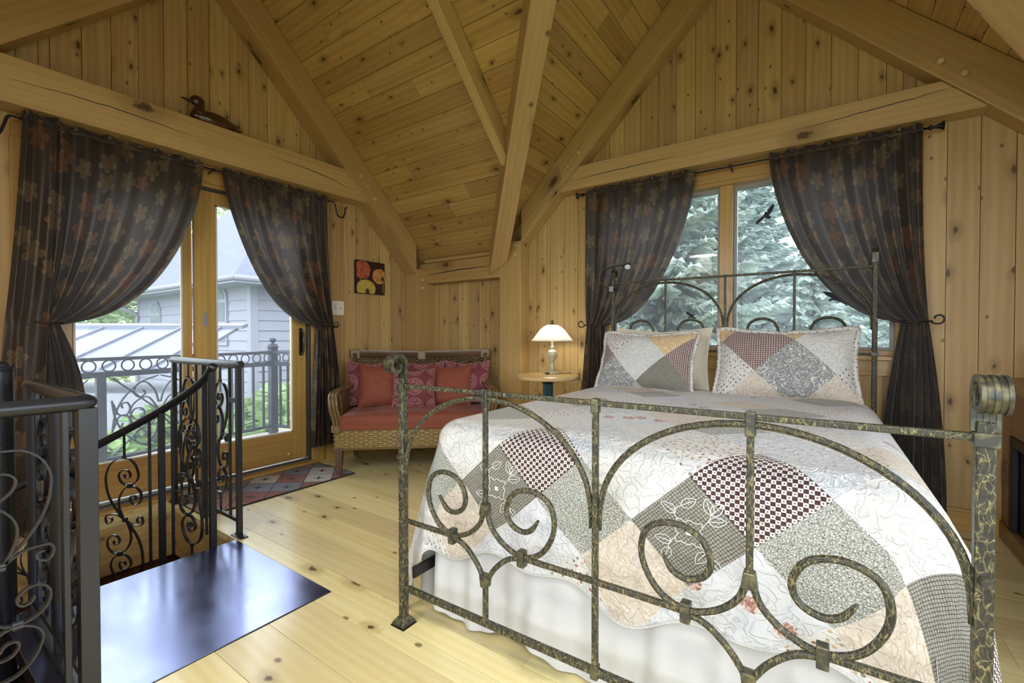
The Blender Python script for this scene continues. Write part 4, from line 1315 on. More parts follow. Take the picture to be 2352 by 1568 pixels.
def pick_sham2(i, j, cu, cv):
    k = {(0, 0): 'vine', (-1, 1): 'lattice', (1, 1): 'rib', (-2, 0): 'sprig', (2, 0): 'sprig', (0, 2): 'gold', (-3, 1): 'rib', (3, 1): 'gold', (-1, -1): 'beige', (1, -1): 'beige'}.get((i+j, i-j), 'gold')
    return 'quilt_' + k
pillow('pillow', 'patchwork pillow sham with a white centre square, on the left side of the bed', B(-.925, 2.80, ZT-.012), .60, .385, .17, R(24), BR-R(3), None, flange=.020, patch=(.34, -.02, .01, pick_sham1))
pillow('pillow', 'wide patchwork pillow sham with a grey floral square, on the right side of the bed', B(-.165, 2.79, ZT-.012), .655, .405, .18, R(24), BR+R(2), None, flange=.021, patch=(.37, .055, -.075, pick_sham2))
pillow('pillow', 'plain cream pillow peeking out behind the left patchwork sham', B(-.87, 2.985, ZT-.012), .62, .40, .15, R(15), BR, 'cream_cloth')
pillow('pillow', 'plain cream pillow hidden behind the wide right patchwork sham', B(-.17, 2.985, ZT-.012), .62, .38, .15, R(15), BR, 'cream_cloth')
# ------------------------------------------------------------------ curtains and rods
def curtain(label, mk, a_top, zt, tie, ztie, bot, zb, inner, folds=13, straight=0.0, sag=.0, seed=0, depth=.030, tiew=None, ntop=.045, group='floral brown curtains'):
    """mk(a, d, z): wall coordinates, a along the wall, d out from the curtain plane.
    a_top=(a0,a1) along the rod, tie=(t0,t1) where gathered, bot=(b0,b1); inner = which end (0/1) is the free swept edge"""
    c = thing('curtain', label, 'curtain', mk((a_top[0]+a_top[1])/2, 0, zb), 0, group)
    r2 = random.Random(seed)
    ph = [r2.uniform(0, 6.28) for _ in range(6)]
    NS, NT_ = 150, 84
    Hd = zt - zb
    def fold(s, amt, k=1.0):
        return (math.sin(s*folds*2*math.pi*k + ph[0] + 1.5*math.sin(s*7+ph[1])) + .30*math.sin(s*folds*4.3*k*1.7 + ph[2]))*amt
    def pt(s, t_):
        z = zt - t_*Hd
        at = a_top[0] + (a_top[1]-a_top[0])*s
        ft = (zt - ztie)/Hd
        q = (1-s) if inner == 0 else s       # 1 at the swept edge, 0 at the wall side
        hangs = q < straight
        if t_ <= ft:
            k = t_/ft
            tt = tie[0] + (tie[1]-tie[0])*s
            g = (max(0.0, 1 - math.sqrt(max(0.0, 1-k*k))))**.78
            g2 = g*(.35+.65*q) + k*k*(.65*(1-q))
            a = at + (tt-at)*g2
            # swags: cloth swept aside hangs a little lower in the middle
            zz = z - sag*q*math.sin(math.pi*min(1, k))*k*.5
            amp = depth*(.55+.45*k)*(1-.55*k**6)
            d = fold(s, amp) + depth*.3*math.sin(k*5 + s*14+ph[3])*k
            d += .03*math.sin(math.pi*k)*q
        else:
            k = (t_-ft)/(1-ft)
            tt = tie[0] + (tie[1]-tie[0])*s
            bb = bot[0] + (bot[1]-bot[0])*s
            e = 1-(1-k)**1.9
            a = tt + (bb-tt)*e
            zz = z
            amp = depth*(.45 + .75*min(1, k*2.0))
            d = fold(s, amp) + .01*math.sin(s*11+k*3)
        return mk(a, d, zz)
    def f(a, b_): return pt(a, b_)
    wid = abs(a_top[1]-a_top[0])*1.7
    MB().grid(f, NS, NT_, lambda a, b_: (a*wid, b_*Hd)).build('cloth', 'curtain_cloth', c, smooth=True)
    # gathered rod pocket with a ruffle above the rod
    def g(a, b_):
        th = b_*2*math.pi
        at = a_top[0] + (a_top[1]-a_top[0])*a
        return mk(at, .014*math.cos(th) + fold(a, .004), zt + .010 + .016*math.sin(th) + .004*math.sin(a*90+ph[4]))
    MB().grid(g, NS, 10, lambda a, b_: (a*wid, .02*b_)).build('rod_pocket', 'curtain_cloth', c, smooth=True)
    def h(a, b_):
        at = a_top[0] + (a_top[1]-a_top[0])*a
        return mk(at, .006*math.sin(a*folds*11+ph[5]) * (1+b_), zt + .022 + b_*(.020+.008*math.sin(a*folds*7+ph[3])))
    MB().grid(h, NS*2, 3, lambda a, b_: (a*wid, .02*b_)).build('ruffle', 'curtain_cloth', c, smooth=True)
    return c
DW = .092                            # rod distance from the wall
mkW = lambda a, d, z: Vector((XW + DW + d, a, z))
mkN = lambda a, d, z: Vector((a, YN - DW - d, z))
ZROD = 2.195
# west door: the left curtain has a loose strip that hangs straight and a swept part
curtain('brown floral curtain swept to the left of the glass door, above the stair rail', mkW, (.515, 1.352), ZROD, (.545, .640), 1.135, (.50, .745), .62, 1, folds=6.5, seed=1, sag=.10)
curtain('narrow strip of brown floral curtain hanging straight at the far left', lambda a, d, z: mkW(a - .10*(ZROD-z)/2.2, d+.045, z), (.500, .635), ZROD, (.475, .640), 1.135, (.455, .640), .015, 1, folds=1.3, seed=5, depth=.022)
curtain('brown floral curtain tied back at the right of the glass door, beside the loveseat', mkW, (1.478, 2.287), ZROD, (2.175, 2.335), 1.145, (2.125, 2.40), .145, 0, folds=6.5, seed=2, sag=.06)
curtain('brown floral curtain tied back on the left of the bed window, next to the lamp', mkN, (-1.632, -.795), ZROD, (-1.622, -1.462), 1.145, (-1.66, -1.42), .04, 1, folds=6.5, seed=3, sag=.08)
curtain('brown floral curtain tied back on the right of the bed window, by the scroll holdback', mkN, (-.338, .402), ZROD, (.318, .438), 1.145, (.215, .520), .03, 0, folds=6.5, seed=4, sag=.06)
def rod(label, mk, a0, a1, brackets, kind):
    r_ = thing('curtain_rod', label, 'curtain rod', mk((a0+a1)/2, 0, ZROD))
    MB().tube([mk(a0, 0, ZROD+.010), mk(a1, 0, ZROD+.010)], .0075, 10).build('pole', 'holdback_iron', r_, smooth=True)
    for a in brackets:
        bk = MB().tube([mk(a, 0, ZROD+.010), mk(a, -DW*.6, ZROD+.004), mk(a, -DW+.004, ZROD-.012)], .005, 8).build('bracket', 'holdback_iron', r_, smooth=True)
        c = mk(a, -DW+.003, ZROD-.035)
        if kind == 'W': MB().box(c.x-.003, c.x+.003, c.y-.010, c.y+.010, c.z-.026, c.z+.03).build('bracket_plate', 'holdback_iron', bk)
        else: MB().box(c.x-.010, c.x+.010, c.y-.003, c.y+.003, c.z-.026, c.z+.03).build('bracket_plate', 'holdback_iron', bk)
        MB().tube([mk(a-.010, 0, ZROD+.010), mk(a+.010, 0, ZROD+.010)], .012, 10).build('collar', 'holdback_iron', bk, smooth=True, auto=40)
    return r_
rw = rod('black iron curtain rod with hooked ends above the glass door', mkW, .505, 2.30, (.525, 1.415, 2.29), 'W')
for a, sg in ((.505, -1), (2.30, 1)):
    MB().tube(catmull([mkW(a, 0, ZROD+.01), mkW(a+sg*.045, 0, ZROD+.008), mkW(a+sg*.062, 0, ZROD-.04), mkW(a+sg*.082, 0, ZROD-.095), mkW(a+sg*.125, 0, ZROD-.105), mkW(a+sg*.150, 0, ZROD-.07), mkW(a+sg*.156, 0, ZROD-.02), mkW(a+sg*.178, 0, ZROD-.008)], 7), .0065, 8).build('hook_end', 'holdback_iron', rw, smooth=True)
rn = rod('black iron curtain rod with bell finials above the bed window', mkN, -1.655, .425, (-.57, -1.60, .39), 'N')
for a, sg in ((-1.655, -1), (.425, 1)):
    Mx = Matrix.Rotation(R(90)*sg, 4, 'Y')
    MB().lathe([(.007, 0), (.014, .006), (.014, .012), (.008, .018), (.010, .030), (.016, .050), (.026, .060), (.024, .064), (0, .065)], mkN(a, 0, ZROD+.01), 16, Mx).build('finial', 'holdback_iron', rn, smooth=True, auto=40)
def holdback(label, mk, a0, a1, z, curl):
    h = thing('curtain_holdback', label, 'curtain hook', mk((a0+a1)/2, -DW, z-.01))
    P = [mk(curl[0], -DW+.004, z), mk(curl[0], -.02, z), mk(a0, .045, z+.002), mk((a0+a1)/2, .062, z-.004), mk(a1, .045, z)]
    sg = 1 if curl[1] > 0 else -1
    e = curl[2]
    MB().tube(catmull(P, 8), .0045, 8).build('hook', 'holdback_iron', h, smooth=True)
    ring = [mk(e + sg*.0, .035, z), mk(e+sg*.022, .035, z-.014), mk(e+sg*.048, .035, z-.012), mk(e+sg*.060, .035, z+.010), mk(e+sg*.048, .035, z+.030), mk(e+sg*.026, .035, z+.028), mk(e+sg*.020, .035, z+.012)]
    MB().tube(catmull(ring, 7), .0045, 8).build('curl', 'holdback_iron', h, smooth=True)
holdback('black scroll holdback on the curtain left of the bed window', mkN, -1.632, -1.455, 1.148, (-1.54, -1, -1.625))
holdback('black scroll holdback on the curtain right of the bed window', mkN, .312, .445, 1.146, (.38, 1, .435))
holdback('black holdback on the curtain above the stair rail', mkW, .538, .648, 1.138, (.59, -1, .53))
holdback('black holdback on the curtain beside the door handle', mkW, 2.168, 2.343, 1.148, (2.26, 1, 2.30))

# ------------------------------------------------------------------ wicker loveseat set across the corner
LA = R(42.2)
LS = Vector((-3.061, 2.061, 0)); LX = Vector((math.cos(LA), math.sin(LA), 0)); LY = Vector((-math.sin(LA), math.cos(LA), 0))
LW, LD = 1.17, .60
def Lp(x, y, z): return LS + LX*x + LY*y + Vector((0, 0, z))
lv = thing('wicker_loveseat', 'wicker loveseat with dark wooden back rail, set across the corner', 'loveseat', Lp(LW/2, LD/2, 0), LA)
def lbox(name, mat, x0, x1, y0, y1, z0, z1, bevel=.005, along=None):
    mb = MB(); c = [(x, y, z) for x in (x0, x1) for y in (y0, y1) for z in (z0, z1)]
    M = Matrix.Translation(LS) @ Matrix.Rotation(LA, 4, 'Z')
    return MB().box(x0, x1, y0, y1, z0, z1, along=along, M=M).build(name, mat, lv, bevel=bevel)
def weave(name, org, U, V, N, nu, nv, cu, cv, mat, curve=None, parent=None):
    """basket weave: over-and-under strand humps, too small to pick apart singly"""
    V_, F_ = [], []
    prof = [(-.5, 0), (-.32, .8), (0, 1.0), (.32, .8), (.5, 0)]
    for i in range(nu):
        for j in range(nv):
            over = (i + j) % 2 == 0
            c0 = len(V_)
            for (a, ha) in prof:
                for (b_, hb) in ((-.46, 0), (-.2, .8), (.2, .8), (.46, 0)):
                    h = ha*hb*(.0098 if over else .0022) - (0 if over else .003)
                    u = (i + .5 + a*1.12)*cu; v = (j + .5 + b_)*cv
                    q = org + U*u + V*v + N*(h + (curve(u, v) if curve else 0))
                    V_.append(tuple(q))
            for a in range(4):
                for b_ in range(3):
                    k = c0 + a*4 + b_
                    F_.append((k, k+4, k+5, k+1))
    o = npmesh(name, V_, F_, mat, parent or lv, smooth=True); o['kind'] = 'stuff'; return o
for x in (.015, LW-.015):
    mb = MB()
    vs = [Lp(x+sx*a, .02+sy*a, z) for a, z in ((.018, 0.0), (.030, .215)) for sx, sy in ((-1, -1), (1, -1), (1, 1), (-1, 1))]
    mb.add(vs, [(3, 2, 1, 0), (4, 5, 6, 7)] + [(i, (i+1) % 4, 4+(i+1) % 4, 4+i) for i in range(4)], [[(0, 0), (0, .04), (.04, .04), (.04, 0)]]*2 + [[(0, i*.1), (0, i*.1+.04), (.21, i*.1+.04), (.21, i*.1)] for i in range(4)])
    mb.build('leg', 'leg_wood', lv, bevel=.003)
    vs = [Lp(x+sx*a, LD-.03+sy*a + (.05 if z == 0 else 0), z) for a, z in ((.016, 0.0), (.026, .215)) for sx, sy in ((-1, -1), (1, -1), (1, 1), (-1, 1))]
    mb = MB(); mb.add(vs, [(3, 2, 1, 0), (4, 5, 6, 7)] + [(i, (i+1) % 4, 4+(i+1) % 4, 4+i) for i in range(4)])
    mb.build('leg', 'leg_wood', lv, bevel=.003)
lbox('seat_frame', 'wicker_gap', -.012, LW+.012, .012, LD-.02, .205, .345)
weave('front_weave', Lp(-.015, .004, .207), LX, Vector((0, 0, 1)), -LY, 34, 9, (LW+.03)/34, .0158, 'wicker')
weave('side_weave', Lp(-.018, .0, .207), LY, Vector((0, 0, 1)), -LX, 17, 9, (LD-.02)/17, .0158, 'wicker')
weave('side_weave', Lp(LW+.018, .0, .207), LY, Vector((0, 0, 1)), LX, 17, 9, (LD-.02)/17, .0158, 'wicker')
for z in (.203, .352):
    MB().tube([Lp(-.018, LD-.02, z), Lp(-.018, -.004, z), Lp(LW+.018, -.004, z), Lp(LW+.018, LD-.02, z)], .007, 8).build('edge_binding', 'rattan_wrap', lv, smooth=True)
# back: curved and raked, dark posts and rail, woven panel
def backy(z): return LD - .055 + .16*((z-.35)/.6)**1.2 if z > .35 else LD-.055
def bow(x): return .05*(1-((x-LW/2)/(LW/2))**2)
def flare(z): return .035*max(0, (z-.35)/.6)
for sg, x in ((-1, .03), (1, LW-.03)):
    P = [Lp(x + sg*flare(z), backy(z), z) for z in (.30, .45, .60, .75, .90)]
    MB().tube(catmull(P, 5), .022, 10).build('back_post', 'dark_rattan_wood', lv, smooth=True)
top = MB()
def rail_pt(a, b_):
    x = -.01 + (LW+.02)*a
    sec = [(-.014, -.036), (.014, -.036), (.016, .036), (-.012, .036), (-.014, -.036)][int(round(b_*4))]
    z = .902 - .018*math.sin(math.pi*a)
    return Lp(x + (a-.5)*2*.035, backy(.9) + bow(x) + sec[0], z + sec[1])
top.grid(rail_pt, 30, 4, lambda a, b_: (a*1.2, b_*.1)); top.build('top_rail', 'dark_rattan_wood', lv, smooth=True, auto=40, solid=.004)
for a in (.035, .5, .965):
    x = -.01 + (LW+.02)*a; w = .042 if a != .5 else .036
    c = Lp(x + (a-.5)*.07, backy(.9)+bow(x), .902-.018*math.sin(math.pi*a))
    M = Matrix.Translation(c) @ Matrix.Rotation(LA, 4, 'Z')
    MB().box(-w, w, -.021, .021, -.042, .042, M=M).build('cane_wrap', 'rattan_wrap', lv, bevel=.006)
def bp(a, b_):
    x = .02 + (LW-.04)*a; z = .36 + (.868-.36-.012*math.sin(math.pi*a))*b_
    return Lp(x + (a-.5)*2*flare(z), backy(z) + bow(x)*b_ + .012, z)
MB().grid(bp, 12, 8).build('back_panel', 'wicker_gap', lv, smooth=True, solid=.008)
V_, F_ = [], []
nu, nv = 44, 30
prof = [(-.5, 0), (-.3, .85), (0, 1.0), (.3, .85), (.5, 0)]
for i in range(nu):
    for j in range(nv):
        over = (i+j) % 2 == 0; c0 = len(V_)
        for (a, ha) in prof:
            for (b_, hb) in ((-.46, 0), (-.2, .8), (.2, .8), (.46, 0)):
                h = ha*hb*(.0098 if over else .0022) - (0 if over else .003)
                V_.append(tuple(bp(min(1, max(0, (i+.5+a*1.1)/nu)), (j+.5+b_)/nv) - LY*(h+.006)))
        for a in range(4):
            for b_ in range(3):
                k = c0+a*4+b_; F_.append((k, k+4, k+5, k+1))
o = npmesh('back_weave', V_, F_, 'wicker_dark', lv, smooth=True); o['kind'] = 'stuff'
# arms: pairs of bent poles sweeping down from the back to the front corner
for sg, x in ((-1, .0), (1, LW)):
    for k in range(3):
        d = sg*(.012 - k*.024)
        P = [Lp(x+d-sg*.02, backy(.70)+.02, .74), Lp(x+d+sg*.005, LD-.12, .665), Lp(x+d+sg*.025, LD*.5, .635), Lp(x+d+sg*.035, .09, .632), Lp(x+d+sg*.035, .005, .605), Lp(x+d+sg*.028, -.018, .53), Lp(x+d+sg*.010, -.002, .43), Lp(x+d*.8, .012, .345)]
        MB().tube(catmull(P, 7), .0125, 8).build('arm_pole', 'rattan_pole', lv, smooth=True)
    P = [Lp(x+sg*.03, .16, .62), Lp(x+sg*.02, .13, .50), Lp(x, .10, .345)]
    MB().tube(catmull(P, 5), .009, 8).build('arm_strut', 'rattan_pole', lv, smooth=True)
    P = [Lp(x, .015, .335), Lp(x, .015, .385)]
    MB().tube(P, .040, 12).build('pole_binding', 'rattan_wrap', lv, smooth=True, auto=40)
    def ap(a, b_, x=x, sg=sg):
        yy = .12 + (LD-.20)*a
        return Lp(x + sg*.014*b_ - sg*.012, yy, .36 + b_*(.255 + .06*a))
    MB().grid(ap, 6, 6).build('arm_panel', 'wicker_dark', lv, smooth=True, solid=.01)
# seat cushion: boxed, tufted, piped
sc = thing('seat_cushion', 'long rust red tufted seat cushion on the loveseat', 'cushion', Lp(LW/2, LD/2, .347), LA)
CW0, CW1, CD0, CD1 = .035, LW-.035, -.012, .50
def cush(a, b_):
    x = CW0 + (CW1-CW0)*a; y = CD0 + (CD1-CD0)*b_
    e = (1-abs(2*a-1)**5)*(1-abs(2*b_-1)**4)
    puff = .042*e
    tuft = 0
    for tx in (.17, .39, .61, .83):
        for ty in (.30, .75):
            tuft += math.exp(-(((a-tx)*6)**2 + ((b_-ty)*3.4)**2)*3.0)
    cr = .004*math.sin(a*90)*math.exp(-((b_-.12)/.16)**2)
    return Lp(x, y, .455 + puff - .030*tuft + cr)
mb = MB().grid(cush, 60, 26, lambda a, b_: (a, b_*.5))
ed = [(a/40, 0) for a in range(40)] + [(1, b_/18) for b_ in range(18)] + [(1-a/40, 1) for a in range(40)] + [(0, 1-b_/18) for b_ in range(18)]
mb.build('top', 'rust_cloth', sc, smooth=True)
mb = MB(); n = len(ed)
rows_ = [(0.0, .0), (.35, .010), (.7, .010), (1.0, .0)]
base_pts = []
for (fz, bl) in rows_:
    for (a, b_) in ed:
        p = cush(a, b_); c = Lp(LW/2, .24, p.z)
        d = (p - c); d.z = 0; d = d.normalized()
        z = p.z*(1-fz) + .352*fz
        mb.v.append(tuple(Vector((p.x, p.y, z)) + d*bl))
for r_ in range(3):
    for k in range(n):
        k2 = (k+1) % n
        mb.f.append([r_*n+k, (r_+1)*n+k, (r_+1)*n+k2, r_*n+k2]); mb.uv.append([(k*.02, r_*.03), (k*.02, r_*.03+.03), (k*.02+.02, r_*.03+.03), (k*.02+.02, r_*.03)])
mb.f.append([3*n+k for k in range(n)]); mb.uv.append([(0, 0)]*n)
mb.build('boxing', 'rust_cloth', sc, smooth=True)
MB().tube([cush(a, b_) for a, b_ in ed], .0045, 6, closed=True).build('piping', 'rust_cloth', sc, smooth=True)
MB().tube([Vector((*cush(a, b_).xy, .354)) for a, b_ in ed], .0045, 6, closed=True).build('piping', 'rust_cloth', sc, smooth=True)
def lpil(label, x, y, z, w, h, T, tilt, dr, mat, uvs=1.0, pin=.08):
    return pillow('throw_pillow', label, Lp(x, y, z), w, h, T, R(tilt), LA + R(dr), mat, cat='cushion', pin=pin, uvs=uvs, group='throw pillows on the loveseat')
lpil('maroon medallion throw pillow at the left end of the loveseat, half hidden', .17, .44, .465, .40, .40, .12, 20, 6, 'medallion_cloth')
lpil('maroon medallion throw pillow at the right end of the loveseat', .99, .44, .465, .40, .40, .12, 20, -6, 'medallion_cloth')
lpil('maroon medallion throw pillow in the back middle of the loveseat', .60, .475, .465, .40, .39, .10, 18, 0, 'medallion_cloth')
lpil('plain rust throw pillow on the left half of the loveseat', .285, .33, .470, .38, .375, .13, 22, 4, 'rust_cloth')
lpil('plain rust throw pillow on the right half of the loveseat', .835, .335, .470, .38, .37, .13, 24, -6, 'rust_cloth')
lpil('small lilac and maroon medallion throw pillow in the front centre of the loveseat', .555, .215, .476, .35, .335, .11, 20, 2, 'medallion_cloth', 1.15)

# ------------------------------------------------------------------ lamp table
tc = Vector((-1.815, 3.085, 0))
tb = thing('side_table', 'small round pine table on a dark teal post, beside the bed', 'table', tc)
MB().lathe([(0, .725), (.225, .725), (.240, .730), (.2455, .742), (.240, .755), (.228, .760), (0, .760)], tc, 48).build('table_top', 'table_wood', tb, smooth=True, auto=40)
col_p = []
NFL = 12
mbp = MB()
def post(a, b_):
    th = a*2*math.pi; r_ = .036 + .0035*math.cos(th*NFL)
    return tc + Vector((r_*math.cos(th), r_*math.sin(th), .04 + .685*b_))
mbp.grid(post, 96, 1); mbp.build('post', 'teal_paint', tb, smooth=True)
MB().lathe([(0, .0), (.16, .0), (.16, .012), (.12, .028), (.06, .040), (.04, .06), (0, .06)], tc, 32).build('base', 'teal_paint', tb, smooth=True, auto=40)
MB().lathe([(0, .690), (.04, .690), (.085, .715), (.085, .7245), (0, .7245)], tc, 24).build('top_flange', 'teal_paint', tb, smooth=True, auto=40)
lp = Vector((-1.835, 3.185, .761))
lm = thing('table_lamp', 'lit table lamp with white glass dome shade on the round table', 'lamp', lp)
MB().lathe([(0, 0), (.062, 0), (.064, .006), (.060, .013), (.050, .016), (.028, .024), (.020, .040), (.016, .060), (.019, .078), (.016, .084), (.012, .088), (0, .088)], lp, 28).build('foot', 'lamp_brass', lm, smooth=True, auto=40)
MB().lathe([(0, .086), (.014, .088), (.020, .098), (.030, .120), (.036, .145), (.0375, .165), (.034, .172), (.036, .176), (.026, .186), (.012, .194), (.012, .206), (.016, .212), (.010, .218), (.010, .262), (0, .262)], lp, 28).build('urn_body', 'lamp_brass', lm, smooth=True, auto=40)
leafs = MB()
for k in range(10):
    a = 2*math.pi*k/10
    for sgn in (-1, 1):
        P = [lp + Vector((rr*math.cos(a+sgn*da), rr*math.sin(a+sgn*da), z)) for rr, da, z in ((.0375, 0, .168), (.0395, .22, .150), (.0365, .30, .135), (.033, .12, .122))]
        leafs.tube(catmull(P, 3), .0016, 5)
leafs.build('urn_relief', 'lamp_brass', lm, smooth=True)
shade = [(.164, .262), (.160, .268), (.140, .290), (.120, .318), (.096, .350), (.066, .375), (.038, .388), (.030, .390)]
mb = MB()
n = 48
for (r_, z) in shade:
    for k in range(n):
        a = 2*math.pi*k/n
        rr = r_ * (1 + .012*math.cos(a*12)*max(0, (r_-.08)/.08))
        mb.v.append(tuple(lp + Vector((rr*math.cos(a), rr*math.sin(a), z))))
for i in range(len(shade)-1):
    for k in range(n):
        mb.f.append([i*n+k, i*n+(k+1) % n, (i+1)*n+(k+1) % n, (i+1)*n+k]); mb.uv.append([(0, 0)]*4)
mb.build('glass_shade', 'lamp_glass', lm, smooth=True, solid=.004)
MB().lathe([(0, .386), (.036, .386), (.036, .391), (.018, .397), (.007, .400), (.010, .408), (.011, .416), (.005, .424), (0, .434)], lp, 16).build('finial', 'bed_iron_plain', lm, smooth=True, auto=40)
MB().lathe([(0, .262), (.016, .265), (.018, .285), (.028, .305), (.030, .325), (.022, .343), (0, .350)], lp, 16).build('light_bulb', 'bulb', lm, smooth=True)
pl_ = bpy.data.lights.new('lamp_light', 'POINT'); pl_.energy = 9; pl_.color = (1.0, .93, .78); pl_.shadow_soft_size = .035
lo = bpy.data.objects.new('lamp_light', pl_); col.objects.link(lo); lo.parent = lm; lo.location = (0, 0, .318)
MB().tube(catmull([lp+Vector((.05, .03, .008)), lp+Vector((.09, .01, .004)), lp+Vector((.12, .03, .0045)), lp+Vector((.135, .05, .0045)), lp+Vector((.20, .12, -.06)), lp+Vector((.17, .13, -.20)), lp+Vector((.16, .17, -.45)), lp+Vector((.15, .2, -.74))], 8), .0028, 6).build('cord', 'cord', lm, smooth=True)
MB().box(lp.x-.02, lp.x+.012, lp.y-.075, lp.y-.055, lp.z, lp.z+.012).build('cord_switch', 'black', lm, bevel=.003)

# clip-on reading light on the headboard
hp0 = B(XL, YH, 1.43)
rl = thing('reading_light', 'black clip-on reading light on the left headboard post', 'lamp', hp0)
MB().box(hp0.x-.022, hp0.x+.022, hp0.y-.040, hp0.y+.024, 1.395, 1.412).build('clip', 'black', rl, bevel=.003)
MB().box(hp0.x-.016, hp0.x+.016, hp0.y-.042, hp0.y-.034, 1.388, 1.425).build('clip_jaw', 'grey_plastic', rl, bevel=.002)
P = [hp0+Vector((-.02, -.045, -.02)), hp0+Vector((-.055, -.075, .01)), hp0+Vector((-.045, -.10, .07)), hp0+Vector((.005, -.11, .115)), hp0+Vector((.075, -.115, .128)), hp0+Vector((.135, -.118, .125))]
MB().tube(catmull(P, 8), .0035, 8).build('gooseneck', 'black', rl, smooth=True)
hd = hp0+Vector((.155, -.120, .118)); dirv = (Vector((0, 0, 1.07))-hd).normalized()*.75 + Vector((0, 0, -.55)); dirv.normalize()
Mh = dirv.to_track_quat('Z', 'Y').to_matrix().to_4x4()
hh = MB().lathe([(0, -.010), (.020, -.009), (.024, -.004), (.024, .005), (.020, .006)], hd, 24, Mh).build('lamp_head', 'black', rl, smooth=True, auto=40)
MB().lathe([(0, .0056), (.0195, .0056), (.0195, .0060), (0, .0062)], hd, 24, Mh).build('diffuser', 'led_face', hh)

# ------------------------------------------------------------------ wall things
pc = thing('canvas_print', 'small square canvas print of three poppies on the pine wall', 'picture', (XW, 2.77, 1.455))
MB().add([(XW+.034, 2.612, 1.458), (XW+.034, 2.928, 1.458), (XW+.034, 2.928, 1.755), (XW+.034, 2.612, 1.755)], [(0, 1, 2, 3)], [[(0, 0), (1, 0), (1, 1), (0, 1)]]).build('print', 'poppy_print', pc)
MB().box(XW+.002, XW+.0335, 2.608, 2.932, 1.454, 1.759).build('canvas_body', 'black', pc, bevel=.002)
sw = thing('switch_plate', 'ivory double light switch plate beside the door curtain', 'light switch', (XW, 2.44, 1.245))
MB().box(XW+.001, XW+.007, 2.380, 2.498, 1.246, 1.370).build('plate', 'ivory_plastic', sw, bevel=.003)
for y in (2.415, 2.463):
    MB().box(XW+.006, XW+.009, y-.006, y+.006, 1.296, 1.320).build('toggle_slot', 'grey_plastic', sw)
    MB().box(XW+.007, XW+.020, y-.004, y+.004, 1.306, 1.318).build('toggle', 'ivory_plastic', sw, bevel=.001)
    for z in (1.275, 1.341): MB().tube([(XW+.006, y, z), (XW+.008, y, z)], .0025, 8).build('screw', 'grey_plastic', sw)
# duck decoy sitting on the tie beam, bill to the left
du = thing('duck_decoy', 'glossy dark brown wooden duck decoy on the tie beam', 'duck decoy', (-3.5, 1.40, 2.4885))
dx = -3.47
def ell(mb, c, rx, ry, rz, n=18, m=12, zmin=None, fn=None):
    def f(a, b_):
        th = a*2*math.pi; ph = (b_-.5)*math.pi
        p = Vector((rx*math.cos(ph)*math.cos(th), ry*math.cos(ph)*math.sin(th), rz*math.sin(ph)))
        if fn: p = fn(p)
        q = Vector(c) + p
        if zmin is not None and q.z < zmin: q.z = zmin
        return q
    return mb.grid(f, n, m)
def bodyf(p):
    t_ = p.y/.155
    p.z *= (1 - .30*t_) if t_ > 0 else (1 + .05*t_)
    if t_ > .3: p.x *= 1-.65*(t_-.3); p.z -= 0
    if t_ > .55: p.z += (t_-.55)*.02
    return p
mb = MB(); ell(mb, (dx, 1.415, 2.525), .055, .150, .058, 24, 16, zmin=2.489, fn=bodyf)
mb.build('body', 'decoy', du, smooth=True, weld=True)
mb = MB(); mb.tube(catmull([(dx, 1.318, 2.535), (dx, 1.322, 2.575), (dx, 1.322, 2.610)], 5), [.045, .043, .040, .038, .035, .033, .032, .031, .031, .032, .033], 14)
mb.build('neck', 'decoy', du, smooth=True)
mb = MB(); ell(mb, (dx, 1.312, 2.622), .031, .044, .037, 20, 12); mb.build('head', 'decoy', du, smooth=True, weld=True)
def billf(p):
    t_ = (-p.y)/.045
    p.z *= max(.25, 1-.75*max(0, t_)); return p
mb = MB(); ell(mb, (dx, 1.262, 2.612), .016, .048, .012, 16, 10, fn=billf); mb.build('bill', 'decoy', du, smooth=True, weld=True)
mb = MB(); mb.add([(dx-.03, 1.52, 2.500), (dx+.03, 1.52, 2.500), (dx+.018, 1.588, 2.512), (dx-.018, 1.588, 2.512), (dx-.03, 1.52, 2.516), (dx+.03, 1.52, 2.516), (dx+.018, 1.588, 2.516), (dx-.018, 1.588, 2.516)],
   [(3, 2, 1, 0), (4, 5, 6, 7), (0, 1, 5, 4), (1, 2, 6, 5), (2, 3, 7, 6), (3, 0, 4, 7)]); mb.build('tail', 'decoy', du, bevel=.003)

# ------------------------------------------------------------------ mantel with firebox at the right edge
mt = thing('mantel', 'dark wooden fireplace mantel with black firebox at the right edge', 'fireplace', (1.0, 2.7, 0))
def mbx(name, mat, *bx, bevel=.004, along=None, parent=None): return MB().box(*bx, along=along).build(name, mat, parent or mt, bevel=bevel)
MF = .745
mbx('side_column', 'mantel_wood', MF, XE-.003, 3.335, YN-.003, .085, .80, along=2)
mbx('side_column', 'mantel_wood', MF, XE-.003, 2.05, 2.22, .09, .80, along=2)
mbx('header', 'mantel_wood', MF, XE-.003, 2.22, 3.335, .56, .80, along=1)
mbx('plinth', 'mantel_wood', MF-.012, XE-.003, 2.02, YN-.003, 0.0, .085, along=1)
fb = mbx('firebox', 'firebox', MF+.02, XE-.003, 2.22, 3.335, .085, .56, bevel=0)
mbx('firebox_frame', 'black', MF-.006, MF+.02, 3.285, 3.335, .085, .56, parent=fb)
mbx('firebox_frame', 'black', MF-.006, MF+.02, 2.22, 2.28, .085, .56, parent=fb)
mbx('firebox_frame', 'black', MF-.006, MF+.02, 2.28, 3.285, .51, .56, parent=fb)
sh = [(.697, YN-.003), (.686, 3.08), (.645, 2.73), (.655, 2.3), (.69, 2.0), (XE-.003, 2.0), (XE-.003, YN-.003)]
